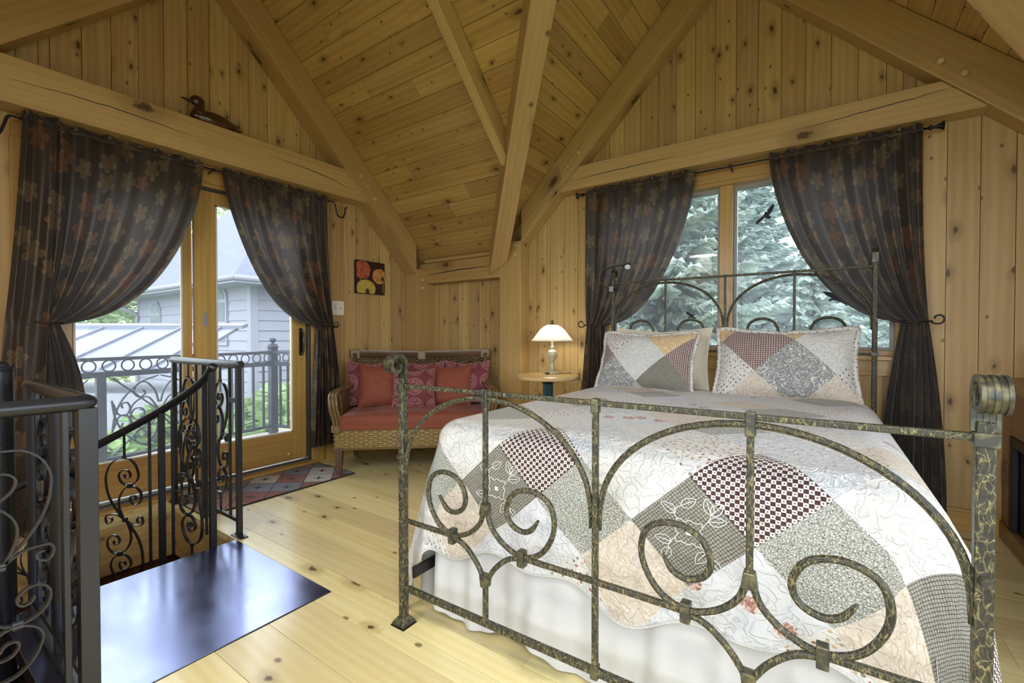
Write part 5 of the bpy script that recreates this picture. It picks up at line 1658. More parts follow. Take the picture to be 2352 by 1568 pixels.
MB().prism([(x, y, .805) for x, y in sh], (0, 0, .042), (0, 1, 0), (1, 0, 0)).build('shelf', 'mantel_wood', mt, bevel=.006)
ol = thing('outlet', 'brown outlet plate low on the mantel column at the right edge', 'outlet', (MF, 3.395, .29))
MB().box(MF-.007, MF-.0005, 3.347, 3.447, .292, .412).build('plate', 'outlet_brown', ol, bevel=.002)
for z in (.328, .376): MB().box(MF-.009, MF-.006, 3.384, 3.410, z-.014, z+.014).build('socket', 'leg_wood', ol, bevel=.002)
ca = thing('candle', 'white pillar candle on the mantel shelf', 'candle', (.845, 3.33, .848))
MB().lathe([(0, 0), (.042, 0), (.043, .002), (.043, .148), (.040, .152), (.030, .150), (0, .146)], (.845, 3.33, .848), 28).build('wax', 'candle_wax', ca, smooth=True, auto=40)
MB().tube([(.845, 3.33, .99), (.846, 3.331, 1.012)], .0015, 6).build('wick', 'black', ca)
# ------------------------------------------------------------------ rug by the door
rg = thing('rug', 'small rug of leaning red, grey and cream diamonds by the glass door', 'rug', (-3.26, 1.70, 0))
MB().box(-3.505, -3.015, 1.16, 2.18, .0005, .008).build('pile', 'rug', rg, bevel=.003)
MB().tube([(-3.51, 1.155, .004), (-3.51, 2.185, .004), (-3.01, 2.185, .004), (-3.01, 1.155, .004)], .005, 6, closed=True).build('binding', 'rug_edge', rg)
# ------------------------------------------------------------------ spiral stair, landing and guard rails
SCX, SCY, SR = -2.55, .295, .72
lpz = thing('stair_landing', 'flat blue-black steel landing plate at the head of the spiral stair', 'landing', (-2.12, .72, -.05))
MB().box(-2.537, -1.703, .30, 1.117, -.008, .004).build('plate', 'landing_steel', lpz, bevel=.0015)
MB().box(-2.537, -2.517, .30, 1.117, -.055, -.009).build('edge_flange', 'black_iron', lpz)
MB().box(-2.537, -1.703, .30, .322, -.055, -.009).build('edge_flange', 'black_iron', lpz)
MB().box(-2.517, -1.703, 1.095, 1.117, -.055, -.009).build('edge_flange', 'black_iron', lpz)
pole = thing('stair_pole', 'round black centre column of the spiral stair at the left edge', 'column', (SCX, SCY, -2.66))
MB().tube([(SCX, SCY, -2.66), (SCX, SCY, .935)], .044, 24).build('shaft', 'black_iron', pole, smooth=True, auto=40)
MB().lathe([(0.0, .935), (.044, .935), (.046, .938), (.046, .947), (.036, .952), (.034, .962), (.020, .970), (0, .972)], (SCX, SCY, 0), 24).build('cap', 'black_iron', pole, smooth=True, auto=40)
RISE = .214
def cyl(r, deg, z): return Vector((SCX + r*math.cos(R(deg)), SCY + r*math.sin(R(deg)), z))
for k in range(1, 12):
    a0_ = 90 + 30*(k-1); z = -RISE*k
    tr_ = thing('stair_tread', 'steel wedge tread of the spiral stair, step %s below the landing' % ['', 'first', 'second', 'third', 'fourth', 'fifth', 'sixth', 'seventh', 'eighth', 'ninth', 'tenth', 'eleventh'][k], 'stair tread', cyl(.45, a0_+15, z), 0, 'spiral stair treads')
    out = [(.05, a0_), (SR+.035, a0_-1), (SR+.035, a0_+9), (SR+.035, a0_+18), (SR+.035, a0_+31), (.05, a0_+30)]
    pts = [cyl(r_, d, z) for r_, d in out]
    MB().prism(pts, (0, 0, -.006), (1, 0, 0), (0, 1, 0)).build('tread_plate', 'landing_steel', tr_)
    for d in (a0_, a0_+30):
        q0, q1 = cyl(.05, d, z-.006), cyl(SR+.03, d, z-.006)
        n_ = (q1-q0).cross(Vector((0, 0, 1))).normalized()*.006
        MB().prism([q0-n_, q1-n_, q1+n_, q0+n_], (0, 0, -.045), (1, 0, 0), (0, 1, 0)).build('lip', 'black_iron', tr_)

# one scroll panel drawn in the flat: x in -.5..5 across, y in -1..1 up
def nrm(pts): return [((a-680)/570, (1130-b_)/740) for a, b_ in pts]
C_A = nrm([(690, 395), (800, 410), (890, 480), (935, 580), (940, 660), (920, 780), (870, 900), (800, 1000), (740, 1070), (690, 1130)])
C_B = nrm([(690, 395), (600, 410), (520, 480), (475, 580), (480, 640), (520, 690), (600, 725), (680, 710), (740, 660), (762, 600), (740, 560), (690, 538), (630, 545), (595, 590), (602, 628), (640, 635), (670, 620), (685, 588)])
C_C = nrm([(690, 1130), (730, 1060), (760, 980), (765, 900), (740, 830), (680, 760), (610, 735), (520, 745), (450, 800), (430, 870), (445, 920), (490, 955), (550, 950), (595, 910), (600, 870), (570, 845), (530, 855), (512, 890)])
C_D = nrm([(690, 1130), (740, 1090), (800, 1060), (870, 1050), (930, 1060), (950, 1100), (930, 1150), (890, 1155), (862, 1130), (864, 1102), (900, 1088)])
HALF = [C_A, C_B, C_C, C_D]
TIES = [((600-680)/570, (1130-728)/740), (0.0, 0.0), (-(600-680)/570, -(1130-728)/740)]
def scroll_panel(parent, mapf, nfn, hw, zc, hh, bw=.014, bt=.0048, stem_top=None, stem_bot=None, mat='black_iron'):
    """mapf(x, z) -> world; nfn(x) -> normal of the panel there; one ornament with its ties and stems"""
    for sgn in (1, -1):
        for cv in HALF:
            P = catmull([(a*sgn, 0, b_*sgn) for a, b_ in cv], 5)
            W = [mapf(p.x*2*hw, zc + p.z*hh) for p in P]
            N_ = [nfn(p.x*2*hw) for p in P]
            MB().ribbon(W, lambda i, N_=N_: N_[i], bw, bt).build('scroll', mat, parent, smooth=True, auto=50)
    for (a, b_) in TIES:
        c = mapf(a*2*hw, zc+b_*hh)
        for dz in (-.0045, .0045):
            q = mapf(a*2*hw, zc+b_*hh+dz)
            d = (mapf(a*2*hw+.01, zc+b_*hh) - mapf(a*2*hw-.01, zc+b_*hh)).normalized()
            MB().tube([q - d*.010, q + d*.010], .0085, 8).build('tie_band', mat, parent, smooth=True, auto=50)
    for (z_, zz) in ((hh, stem_top), (-hh, stem_bot)):
        if zz is None: continue
        x_ = (.01/570)*2*hw
        a = mapf(x_, zc+z_); b_ = mapf(x_, zz)
        MB().tube([a, b_], .0062, 6).build('stem', mat, parent)
        u = (b_-a).normalized()
        MB().tube([a + u*.002, a + u*.012], .011, 8).build('stem_collar', mat, parent, smooth=True, auto=50)
def sqbar(parent, name, p, q, w, mat='black_iron', t_=None):
    """upright square bar between two points, given plan axes"""
    p, q = Vector(p), Vector(q)
    t_ = t_ or w
    M = Matrix.Translation(p)
    return MB().box(p.x-w/2, p.x+w/2, p.y-t_/2, p.y+t_/2, min(p.z, q.z), max(p.z, q.z), along=2).build(name, mat, parent, bevel=.0015)
def hrail(parent, P, r=.021, mat='black_iron', caps=True):
    o = MB().tube(P, r, 18).build('handrail', mat, parent, smooth=True, auto=50)
    if caps:
        for a, b_ in ((P[0], P[1]), (P[-1], P[-2])):
            a, b_ = Vector(a), Vector(b_); d = (a-b_).normalized()
            MB().tube([a - d*.004, a + d*.004, a + d*.010], [r*1.03, r*1.0, r*.62], 18).build('end_cap', mat, o, smooth=True, auto=30)
    return o
# guard rail A on the far side of the well
ga = thing('guard_rail', 'black guard rail with scroll panels between the rug and the stairwell', 'railing', (-2.99, 1.15, 0))
YA = 1.150; ZA = .912
hrail(ga, [(-3.45, YA, ZA), (-2.555, YA, ZA)])
xs = [-3.43, -3.00, -2.572]
for x in xs: sqbar(ga, 'post', (x, YA, .004), (x, YA, ZA-.015), .025)
sqbar(ga, 'bottom_rail', (-3.0, YA, .0), (-3.0, YA, 0), .01) if False else MB().box(-3.43, -2.572, YA-.008, YA+.008, .075, .095, along=0).build('bottom_rail', 'black_iron', ga, bevel=.001)
for a, b_ in zip(xs, xs[1:]):
    m = (a+b_)/2
    for sg in (-1, 1): sqbar(ga, 'baluster', (m+sg*.115, YA, .095), (m+sg*.115, YA, ZA-.015), .0125)
    scroll_panel(ga, lambda x, z, m=m: Vector((m+x, YA, z)), lambda x: Vector((0, 1, 0)), .100, .50, .31, stem_top=ZA-.018, stem_bot=.095)
MB().box(-2.66, -2.572, YA-.012, YA+.012, .71, .735).build('cross_brace', 'black_iron', ga, bevel=.001)
for x in (-3.43, -2.572):
    fp = MB().box(x-.05, x+.05, YA-.022, YA+.022, 0.0, .006).build('base_plate', 'black_iron', ga, bevel=.001)
    for sg in (-1, 1): MB().tube([(x+sg*.036, YA, .005), (x+sg*.036, YA, .012)], .007, 6).build('bolt', 'black_iron', fp)
# stair handrail following the spiral
sr = thing('stair_rail', 'curved black handrail with scroll balusters going down the spiral stair', 'railing', cyl(SR, 120, -.6))
def zrail(d):
    z = .885 - (d-90)*(RISE/30.0)
    if d < 97: z += .012*((97-d)/7)**2
    return z
hrail(sr, [cyl(SR, 88.5+2.0*k, zrail(88.5+2.0*k)) for k in range(0, 90)], .0195)
def panel_on_arc(d0, d1, parent):
    dm = (d0+d1)/2
    per = R(1)*SR
    slope_ = RISE/30.0/per
    for dd in (d0+5.2, d1-5.2):
        sqbar(parent, 'baluster', cyl(SR, dd, zrail(dd)-.80), cyl(SR, dd, zrail(dd)-.012), .0125)
    zc = zrail(dm) - .47
    mapf = lambda x, z: cyl(SR, dm + x/per, z)
    scroll_panel(parent, mapf, lambda x: Vector((math.cos(R(dm + x/per)), math.sin(R(dm + x/per)), 0)), .092, zc, .33, stem_top=zrail(dm)-.015, stem_bot=zc-.40)
for k in range(0, 6):
    d = 90 + 30.3*k
    sqbar(sr, 'post', cyl(SR, d, zrail(d)-.93), cyl(SR, d, zrail(d)-.012), .027)
    if k < 5: panel_on_arc(d, d+30.3, sr)
# guard rail B around the near side of the landing and the well
gb = thing('guard_rail', 'black guard rail with ring scrolls in the left foreground, beside the landing', 'railing', (-1.72, .38, 0))
ZG = .878; GX, GY = -1.735, .375
hrail(gb, [(SCX+.02, GY, ZG), (GX-.012, GY, ZG), (GX, GY-.004, ZG), (GX+.002, GY-.02, ZG), (GX+.004, YS+.02, ZG)], .0215, caps=False)
sqbar(gb, 'post', (GX-.005, GY-.005, 0.0), (GX-.005, GY-.005, ZG-.015), .042)
sqbar(gb, 'post', (SCX+.075, GY, .004), (SCX+.075, GY, ZG-.015), .034)
MB().box(SCX+.05, GX, GY-.022, GY+.022, .006, .012).build('base_rail', 'black_iron', gb, bevel=.001)
MB().box(SCX+.05, GX, GY-.011, GY+.011, .055, .075).build('bottom_rail', 'black_iron', gb, bevel=.001)
# short run: between the pole and the corner
mids = [SCX+.075, (SCX+.075+GX)/2, GX]
sqbar(gb, 'post', (mids[1], GY, .01), (mids[1], GY, ZG-.015), .028)
for a, b_ in zip(mids, mids[1:]):
    m = (a+b_)/2
    for sg in (-1, 1): sqbar(gb, 'baluster', (m+sg*.11, GY, .075), (m+sg*.11, GY, ZG-.015), .014)
    scroll_panel(gb, lambda x, z, m=m: Vector((m+x, GY, z)), lambda x: Vector((0, 1, 0)), .095, .475, .30, bw=.016, stem_top=ZG-.018, stem_bot=.075)
# long run toward the camera side of the well
MB().box(GX-.014, GX+.014, YS+.02, GY-.02, .055, .075, along=1).build('bottom_rail', 'black_iron', gb, bevel=.001)
ysb = [GY-.005, .03, -.31, -.64]
for y in ysb[1:]: sqbar(gb, 'post', (GX, y, .0), (GX, y, ZG-.015), .028)
for a, b_ in zip(ysb, ysb[1:]):
    m = (a+b_)/2
    for sg in (-1, 1): sqbar(gb, 'baluster', (GX, m+sg*.125, .075), (GX, m+sg*.125, ZG-.015), .014)
    scroll_panel(gb, lambda x, z, m=m: Vector((GX, m+x, z)), lambda x: Vector((1, 0, 0)), .105, .475, .30, bw=.014, stem_top=ZG-.018, stem_bot=.075)
# ------------------------------------------------------------------ outdoors
gr = MB().box(-60, 40, -40, 60, -3.1, -3.0).build('ground', 'ground', None); tag(gr, kind='structure')
# balcony
bd = thing('balcony_deck', 'grey board balcony deck outside the glass door', 'deck', (-4.5, 1.4, -.12))
y = -.4; k = 0
while y < 3.1:
    MB().box(-5.35, -3.745, y, y+.135, -.085, -.055, along=0).build('deck_board', 'deck_board', bd, bevel=.002); y += .141
MB().box(-5.35, -5.28, -.4, 3.1, -.30, -.088, along=1).build('rim_joist', 'deck_board', bd)
br = thing('balcony_railing', 'dark iron balcony railing with a band of rings, outside the glass door', 'railing', (-5.0, 1.4, -.05))
P1 = Vector((-4.70, .20, 0)); P2 = Vector((-5.206, 2.70, 0)); P3 = Vector((-3.80, 3.05, 0))
ZT_, ZL_ = .872, .745
def ribs(A, Bp, z, h, w, name):
    d = (Bp-A).normalized(); n = Vector((-d.y, d.x, 0))*w/2
    MB().prism([A-n+Vector((0, 0, z-h/2)), Bp-n+Vector((0, 0, z-h/2)), Bp+n+Vector((0, 0, z-h/2)), A+n+Vector((0, 0, z-h/2))], (0, 0, h), d, n.normalized()).build(name, 'deck_iron', br)
def ringpts(c, d, r_): return [c + d*(r_*math.cos(2*math.pi*k/28)) + Vector((0, 0, r_*math.sin(2*math.pi*k/28))) for k in range(28)]
for (A, Bp) in ((P1, P2), (P2, P3)):
    d = (Bp-A).normalized(); L = (Bp-A).length
    ribs(A, Bp, ZT_, .028, .05, 'top_rail'); ribs(A, Bp, ZL_, .045, .04, 'ring_rail'); ribs(A, Bp, .04, .03, .03, 'foot_rail')
    n = int(L/.128); st = L/n
    for i in range(n):
        c = A + d*(st*(i+.5)) + Vector((0, 0, (ZT_+ZL_+.01)/2))
        MB().tube(ringpts(c, d, .046), .0062, 6, closed=True).build('ring', 'deck_iron', br, smooth=True)
def post_(p, w, z1): MB().box(p.x-w/2, p.x+w/2, p.y-w/2, p.y+w/2, -.05, z1).build('post', 'deck_iron', br)
d12 = (P2-P1).normalized()
def along(y_): return P1 + d12*((y_-P1.y)/d12.y)
post_(P2, .075, .93)
MB().lathe([(0, .925), (.058, .925), (.062, .935), (.058, .945), (.050, .948), (.046, .965), (.020, .972), (.014, .985), (.026, .992), (.034, 1.008), (.034, 1.020), (.026, 1.034), (0, 1.042)], P2, 18).build('ball_finial', 'deck_iron', br, smooth=True, auto=40)
for y_ in (.25, 1.13, 1.98): post_(along(y_), .06, ZL_)
for A, Bp in ((along(1.98), P2), (P2, P3)):
    d = (Bp-A).normalized(); L = (Bp-A).length; n = int(L/.105)
    for i in range(1, n):
        p = A + d*(L*i/n)
        MB().box(p.x-.010, p.x+.010, p.y-.010, p.y+.010, .05, ZL_-.02, along=2).build('baluster', 'deck_iron', br)
# scroll bays: crossed bars, big arcs and spirals
def bay(ya, yb):
    A, Bp = along(ya), along(yb); d = (Bp-A).normalized(); L = (Bp-A).length
    z0_, z1_ = .055, ZL_-.022; h = z1_-z0_
    N_ = Vector((-d.y, d.x, 0))
    q = lambda a, b_: A + d*(a*L) + Vector((0, 0, z0_ + b_*h))
    def rib(pts, n=6): MB().ribbon([q(p.x, p.y) for p in catmull([(a, b_, 0) for a, b_ in pts], n)], N_, .016, .010).build('scroll', 'deck_iron', br, smooth=True, auto=50)
    rib([(.04, .98), (.5, .5), (.96, .02)], 2); rib([(.04, .02), (.5, .5), (.96, .98)], 2)
    for fx in (0, 1):
        X = (lambda a: a) if fx == 0 else (lambda a: 1-a)
        for fy in (0, 1):
            Y = (lambda b_: b_) if fy == 0 else (lambda b_: 1-b_)
            rib([(X(a), Y(b_)) for a, b_ in ((.03, .30), (.06, .52), (.14, .72), (.30, .90), (.49, .98))])
            rib([(X(a), Y(b_)) for a, b_ in ((.49, .62), (.45, .78), (.36, .90), (.27, .88), (.24, .78), (.29, .71), (.35, .75), (.33, .80))])
            rib([(X(a), Y(b_)) for a, b_ in ((.49, .52), (.38, .70), (.26, .66), (.20, .55), (.24, .44), (.32, .44), (.34, .52), (.29, .55))])
            rib([(X(a), Y(b_)) for a, b_ in ((.04, .34), (.09, .48), (.16, .50), (.20, .42), (.17, .34), (.12, .36), (.13, .41))])
bay(.30, 1.08); bay(1.18, 1.93)
# standing-seam metal roof below the neighbour
mr = thing('metal_roof', 'pale standing-seam metal roof seen through the left door pane', 'roof', (-7.5, 2.0, -.5))
Ta, Tb = Vector((-9.9, 1.01, 1.187)), Vector((-6.9, 3.10, 1.187))
dr = (Tb-Ta).normalized(); dn = Vector((dr.y, -dr.x, 0)); 
if dn.dot(-Ta) < 0: dn = -dn
dn = Vector((dn.x*.85, dn.y*.85, -.32))
MB().prism([Ta, Tb, Tb+dn*1.6, Ta+dn*1.6], (0, 0, -.04), dr, dn.normalized()).build('roof_panel', 'metal_roof', mr)
for i in range(7):
    p = Ta + dr*(.15 + i*.55)
    nn = dn.normalized(); n2 = dr*.012
    MB().prism([p-n2+Vector((0, 0, .0)), p+n2, p+n2+dn*1.6, p-n2+dn*1.6], (0, 0, .030), dr, nn).build('seam', 'metal_roof', mr)
e = dr*.1
MB().prism([Ta-e+Vector((0, 0, -.02))-dn*.06, Tb+e+Vector((0, 0, -.02))-dn*.06, Tb+e+dn*.10, Ta-e+dn*.10], (0, 0, .05), dr, dn.normalized()).build('ridge_cap', 'metal_roof', mr)
lowc = [Ta+dn*1.5, Tb+dn*1.5, Tb, Ta]
MB().prism([Vector((p.x, p.y, -3.0)) for p in lowc], (0, 0, 3.4), dr, dn.normalized()).build('wall', 'siding_trim', mr)
# neighbour house with hipped roof and clapboards
hs = thing('neighbour_house', 'pale grey clapboard house with hipped shingle roof beyond the balcony', 'house', (-12.6, 7.7, -3.0))
HX0, HX1, HY0, HY1, HZ = -15.75, -9.40, 4.45, 10.8, 2.10
MB().box(HX0+.03, HX1-.03, HY0+.03, HY1-.03, -3.0, HZ).build('wall_core', 'siding_trim', hs)
z = -1.30; cw = .205
while z < HZ - .02:
    zz = min(z+cw, HZ)
    MB().prism([(HX0+.12, HY0+.028, z), (HX0+.12, HY0-.012, z), (HX0+.12, HY0+.012, zz), (HX0+.12, HY0+.028, zz)], (HX1-HX0-.24, 0, 0), (1, 0, 0), (0, 0, 1)).build('clapboard', 'siding', hs)
    MB().prism([(HX1-.028, HY0+.12, z), (HX1+.012, HY0+.12, z), (HX1-.012, HY0+.12, zz), (HX1-.028, HY0+.12, zz)], (0, HY1-HY0-.24, 0), (0, 1, 0), (0, 0, 1)).build('clapboard', 'siding', hs)
    z += cw
for (x, y) in ((HX1, HY0), (HX0, HY0)):
    MB().box(x-.13 if x == HX1 else x-.01, x+.02 if x == HX1 else x+.12, y-.02, y+.13, -1.4, HZ, along=2).build('corner_board', 'siding_trim', hs)
OV_ = .55; ez = 2.16
ex0, ex1, ey0, ey1 = HX0-OV_, HX1+OV_, HY0-OV_, HY1+OV_
ap = Vector(((ex0+ex1)/2, (ey0+ey1)/2, 6.3))
cs = [Vector((ex0, ey0, ez)), Vector((ex1, ey0, ez)), Vector((ex1, ey1, ez)), Vector((ex0, ey1, ez))]
for i in range(4):
    a, b_ = cs[i], cs[(i+1) % 4]
    d = (b_-a).normalized(); up_ = (ap-(a+b_)/2).normalized()
    MB().prism([a, b_, ap], Vector((0, 0, -.08)), d, up_).build('roof_slope', 'shingle', hs)
MB().box(ex0, ex1, ey0, ey1, ez-.13, ez-.085).build('soffit', 'siding_trim', hs)
for (a, b_) in ((cs[0], cs[1]), (cs[1], cs[2])):
    MB().tube([a+Vector((0, 0, -.05)), b_+Vector((0, 0, -.05))], .055, 8).build('gutter', 'gutter', hs, smooth=True)
MB().tube(catmull([(ex0+.5, ey0+.02, ez-.12), (ex0+.52, ey0+.10, ez-.32), (HX0+.1, HY0-.05, ez-.55), (HX0+.08, HY0-.05, ez-.9), (HX0+.08, HY0-.05, -1.5)], 6), .05, 8).build('downspout', 'gutter', hs, smooth=True)
def arched_window(cx_, z0_, z1_, w):
    wn_ = MB().box(cx_-w/2-.07, cx_+w/2+.07, HY0-.05, HY0+.01, z0_-.08, z1_, along=2)
    f_ = wn_.build('window', 'siding_trim', hs)
    pts = [(cx_-w/2-.07, z1_)] + [(cx_ + (w/2+.07)*math.cos(math.pi*(1-k/12)), z1_ + (w/2+.07)*math.sin(math.pi*k/12)) for k in range(13)]
    MB().prism([(x, HY0-.05, z) for x, z in pts[1:]], (0, .06, 0), (1, 0, 0), (0, 0, 1)).build('arched_head', 'siding_trim', f_)
    mid = z0_ + (z1_-z0_)*.46
    for (a, b_) in ((z0_, mid-.03), (mid+.03, z1_-.05)):
        MB().box(cx_-w/2, cx_+w/2, HY0-.062, HY0-.05, a, b_).build('pane', 'far_pane', f_)
    pts = [(cx_ + (w/2)*math.cos(math.pi*(1-k/12)), z1_ + .02 + (w/2)*math.sin(math.pi*k/12)) for k in range(13)]
    MB().prism([(x, HY0-.062, z) for x, z in pts], (0, .012, 0), (1, 0, 0), (0, 0, 1)).build('arched_pane', 'far_pane', f_)
arched_window(-10.65, .93, 1.80, .46); arched_window(-14.35, .93, 1.62, .50)

# leafy trees and shrubs
def leaf_cloud(name, blobs, n, size, mat, parent, seed, flat=.35, kind=None):
    r_ = np.random.RandomState(seed)
    w = np.array([b_[3]*b_[4]*b_[5] for b_ in blobs]); w = w/w.sum()
    idx = r_.choice(len(blobs), n, p=w)
    Bk = np.array(blobs)[idx]
    d = r_.normal(size=(n, 3)); d /= np.linalg.norm(d, axis=1)[:, None]
    rad = r_.uniform(.55, 1.0, n)**.6
    C = Bk[:, :3] + d*Bk[:, 3:6]*rad[:, None]
    a = r_.normal(size=(n, 3)); a[:, 2] *= flat; a /= np.linalg.norm(a, axis=1)[:, None]
    b_ = np.cross(a, r_.normal(size=(n, 3)) + d*1.2); b_ /= np.linalg.norm(b_, axis=1)[:, None]
    s = size*r_.uniform(.6, 1.3, n)[:, None]
    nn = np.cross(a, b_)
    V = np.stack([C-a*s, C+b_*s*.42+nn*s*.12, C+a*s, C-b_*s*.42+nn*s*.12], 1).reshape(-1, 3)
    F = np.arange(4*n).reshape(-1, 4)
    o = npmesh(name, V, F, mat, parent); o['kind'] = 'stuff'
    return o
def leafy(name, label, cat, x, y, z0_, zc, rx, rz, n, size, mat, seed, nb=9, group=None, trunk=.12):
    r_ = random.Random(seed)
    t_ = thing(name, label, cat, (x, y, z0_), 0, group)
    if trunk:
        MB().tube(catmull([(x, y, z0_), (x+.1, y+.05, (z0_+zc)/2), (x, y, zc)], 4), [trunk*(1-.06*k) for k in range(9)], 8).build('trunk', 'bark', t_, smooth=True)
    bl = [(x, y, zc, rx*.75, rx*.75, rz*.8)]
    for k in range(nb):
        a = r_.uniform(0, 6.28); q = r_.uniform(.4, .85)
        s = r_.uniform(.35, .55)
        bl.append((x+math.cos(a)*rx*q, y+math.sin(a)*rx*q, zc + r_.uniform(-.7, .7)*rz, rx*s, rx*s, rz*s))
    leaf_cloud('foliage', bl, n, size, mat, t_, seed)
G1 = 'leafy trees behind the neighbour house'
TR = [(-19.5, 3.0, 2.6, 3.4, 4.2, 'tall pale green tree at the left, filling the top of the door pane'), (-24, 8.5, 5.0, 4.5, 5.0, 'broad pale green tree rising behind the shingle roof'), (-21, -.5, 2.2, 3.2, 4.5, 'pale green tree at the far left behind the metal roof'),
      (-17.8, 1.2, .6, 2.2, 2.6, 'low round tree between the metal roof and the house eave'), (-22, 14.5, 5.5, 4.0, 5.0, 'pale green tree behind the right side of the neighbour house')]
for i, (x, y, zc, rx, rz, lb) in enumerate(TR):
    leafy('leafy_tree', lb, 'tree', x, y, -3.0, zc, rx, rz, 7500, .17, 'leaf_pale' if i != 3 else 'leaf_dark', 20+i, 11, G1)
SHR = [(-5.9, .55, -.55, .75, 'large-leaved bush below the left end of the balcony railing'), (-6.2, 1.35, -.45, .8, 'large-leaved bush behind the first scroll bay of the balcony railing'), (-6.3, 2.15, -.5, .75, 'large-leaved bush behind the second scroll bay of the balcony railing'),
       (-6.6, 2.95, -.45, .8, 'large-leaved bush behind the upright bars of the balcony railing'), (-6.9, 3.9, -.5, .9, 'large-leaved bush beyond the ball-topped railing post'), (-7.6, 4.9, -.45, .9, 'large-leaved bush below the corner of the neighbour house'), (-5.2, 4.0, -.6, .8, 'large-leaved bush close to the house wall right of the balcony')]
for i, (x, y, zc, rx, lb) in enumerate(SHR):
    leafy('garden_bush', lb, 'bush', x, y, -3.0, zc-.15, rx, .85, 2600, .11, 'leaf_hosta', 60+i, 7, 'bushes below the balcony', trunk=.05)

# spruces outside the bed window
def spruce(label, x, y, top, base, rmax, seed, mat, dens=1.0, fine=1.0):
    r_ = np.random.RandomState(seed)
    t_ = thing('spruce', label, 'tree', (x, y, -3.0), 0, 'spruces outside the bed window')
    MB().tube([(x, y, -3.0), (x, y, top-.3)], [.16, .02], 8).build('trunk', 'bark', t_, smooth=True)
    V, F = [], []
    Vs = []
    z = top
    while z > base:
        fr = (top-z)/(top-base)
        L0 = .15 + rmax*min(1, fr*1.15)**.8
        nb = int(6 + 3*fr)
        ph = r_.uniform(0, 6.28)
        for b_ in range(nb):
            a = ph + 2*math.pi*b_/nb + r_.uniform(-.25, .25)
            L = L0*r_.uniform(.75, 1.1)
            zz = z + r_.uniform(-.12, .12)
            dirh = np.array([math.cos(a), math.sin(a), 0]); side = np.array([-math.sin(a), math.cos(a), 0])
            nt = max(3, int(L/.10*dens))
            for k in range(nt):
                s = (k+.5+r_.uniform(-.3, .3))/nt
                p = np.array([x, y, zz]) + dirh*L*s + np.array([0, 0, -.35*L*s + .28*L*s*s*s])
                tl = (.14 + .26*(1-s)*min(1, L))*r_.uniform(.8, 1.2)*fine
                for sd in (-1, 1):
                    dv = dirh*.75 + side*sd*r_.uniform(.5, 1.0) + np.array([0, 0, r_.uniform(-.75, -.15)])
                    dv /= np.linalg.norm(dv)
                    Vs.append((p, dv, tl, a))
            # the leader of the branch
            for k in range(3):
                s0 = .35 + .2*k
                p = np.array([x, y, zz]) + dirh*L*s0 + np.array([0, 0, -.35*L*s0 + .28*L*s0**3])
                Vs.append((p, dirh*.98 + np.array([0, 0, -.1]), L*.28, a))
        z -= r_.uniform(.17, .25)/dens
    n = len(Vs)
    Pp = np.array([v[0] for v in Vs]); D = np.array([v[1] for v in Vs]); D /= np.linalg.norm(D, axis=1)[:, None]; T = np.array([v[2] for v in Vs])[:, None]
    up = np.array([0, 0, 1.0]); S_ = np.cross(D, up); S_ /= np.linalg.norm(S_, axis=1)[:, None]; U_ = np.cross(S_, D)
    w = .040*fine + .05*T
    quads = []
    for ax in (S_, U_):
        quads.append(np.stack([Pp - ax*w*.5, Pp + D*T*.45 - ax*w, Pp + D*T, Pp + D*T*.45 + ax*w], 1))
    VV = np.concatenate(quads, 0).reshape(-1, 3)
    o = npmesh('boughs', VV, np.arange(len(VV)).reshape(-1, 4), mat, t_); o['kind'] = 'stuff'
spruce('nearest pale spruce outside the left window pane', -2.0, 6.6, 5.2, -1.5, 1.9, 1, 'needles', 1.3)
spruce('tall spruce behind the window mullion', -1.9, 9.6, 6.6, -2.0, 2.3, 2, 'needles_deep', 1.1)
spruce('low spruce filling the bottom of the right window pane', -.25, 8.2, 2.35, -2.5, 1.9, 3, 'needles', 1.25)
spruce('spruce at the right end of the bed window', 1.15, 8.6, 2.7, -2.5, 1.9, 4, 'needles', 1.1)
spruce('dark spruce standing far behind the left window pane', -4.0, 11.5, 8.0, -2.5, 2.6, 5, 'needles_deep', .9, 1.2)
spruce('distant spruce behind the low one in the right pane', .3, 12.5, 3.6, -2.5, 2.6, 6, 'needles_deep', .9, 1.2)

for i, (x, y, tp, rm) in enumerate(((-8.5, 17, 10.5, 3.2), (-5.2, 19, 9.5, 3.2), (-2.6, 20, 8.2, 3.2), (-.6, 21, 4.6, 3.4), (1.6, 20.5, 4.4, 3.4), (3.6, 19, 4.6, 3.2))):
    spruce(['far left', 'second from the left', 'third from the left', 'fourth from the left', 'fifth from the left', 'far right'][i] + ' spruce in the distant row closing the view from the bed window', x, y, tp, -2.5, rm, 30+i, 'needles_deep', .62, 1.9)

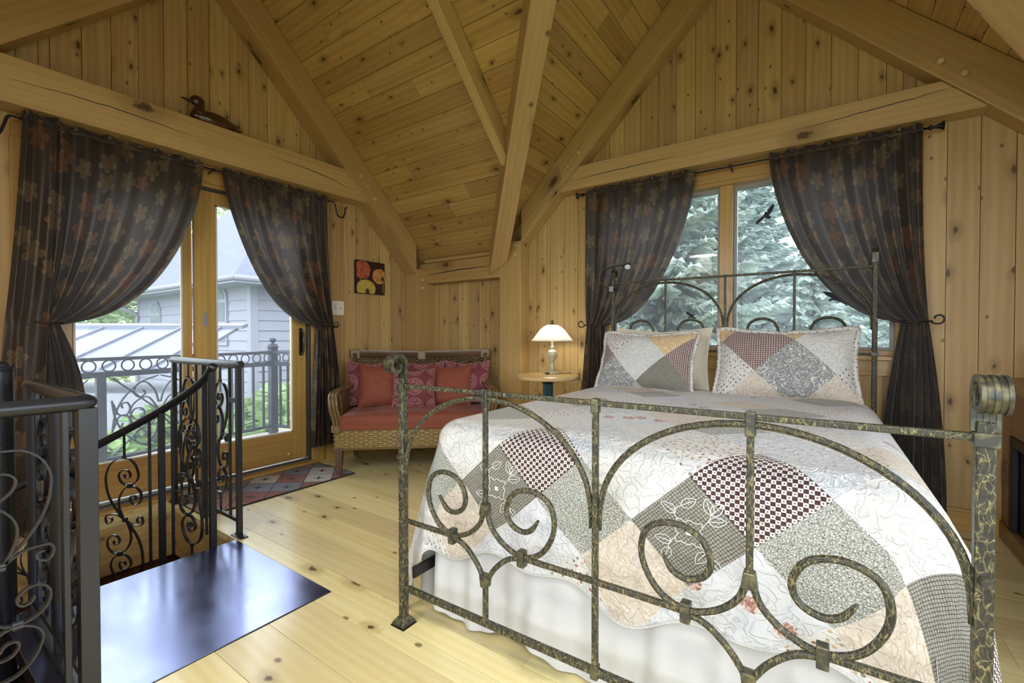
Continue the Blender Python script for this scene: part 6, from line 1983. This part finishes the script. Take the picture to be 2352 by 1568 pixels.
# bird decals stuck to the panes
def decal(label, c, pts, sx, sy):
    mb = MB().prism([(c[0]+a*sx, YN+.0625, c[1]+b_*sy) for a, b_ in pts], (0, .001, 0), (1, 0, 0), (0, 0, 1))
    o = mb.build('bird_decal', 'decal', None); tag(o, label, 'window decal', 'bird decals on the panes')
B1 = [((a-1540)/245, (1035-b_)/330) for a, b_ in ((1650, 870), (1658, 905), (1640, 975), (1600, 1045), (1590, 1070), (1622, 1085), (1605, 1122), (1560, 1118), (1540, 1085), (1490, 1145), (1430, 1200), (1415, 1180), (1435, 1130), (1490, 1080), (1528, 1035), (1530, 1000), (1548, 988), (1562, 1000), (1590, 935), (1625, 880))]
B2 = [((a-960)/107, (485-b_)/88) for a, b_ in ((905, 440), (938, 446), (962, 466), (978, 468), (984, 474), (976, 482), (1000, 498), (1013, 528), (990, 516), (966, 496), (948, 494), (930, 504), (934, 496), (927, 492), (944, 482), (920, 464))]
decal('dark soaring bird decal high on the right window pane', (-.379, 1.888), B1, .113, .126)
decal('dark bird decal with forked tail low on the right window pane', (.018, 1.300), B2, .138, .095)
decal('small dark bird decal low on the left window pane', (-.854, 1.205), B2, .085, .075)
# ------------------------------------------------------------------ unseen fill lamps, added behind the camera to brighten the room
def fill_lamp(label, x, y, z, power):
    o = thing('fill_lamp', label, 'lamp', (x, y, z), group='added fill lamps behind the camera')
    zt_ = APEX - min(abs(x-CX), abs(y-CY))
    MB().tube([(x, y, z+.10), (x, y, zt_)], .010, 10).build('stem', 'bed_iron_plain', o)
    MB().lathe([(.0, .10), (.06, .10), (.20, .05), (.235, .0), (.23, .0), (.19, .045), (.0, .085)], (x, y, z), 32).build('shade', 'ivory_plastic', o, smooth=True)
    L = bpy.data.lights.new('lamp_light', 'AREA'); L.shape = 'DISK'; L.size = .42; L.energy = power; L.color = (1.0, .94, .85)
    lo = bpy.data.objects.new('lamp_light', L); col.objects.link(lo); lo.parent = o; lo.location = (0, 0, .02)
    P2 = bpy.data.lights.new('fill_glow', 'POINT'); P2.energy = power*.35; P2.shadow_soft_size = .12; P2.color = (1.0, .94, .85)
    lo = bpy.data.objects.new('fill_glow', P2); col.objects.link(lo); lo.parent = o; lo.location = (0, 0, -.12)
fill_lamp('added fill lamp with cream shade above the foot of the bed, behind the camera', .25, -.15, 2.35, FILL_POWER)
fill_lamp('added fill lamp with cream shade above the stairwell, behind the camera', -1.6, -.25, 2.25, FILL_POWER)
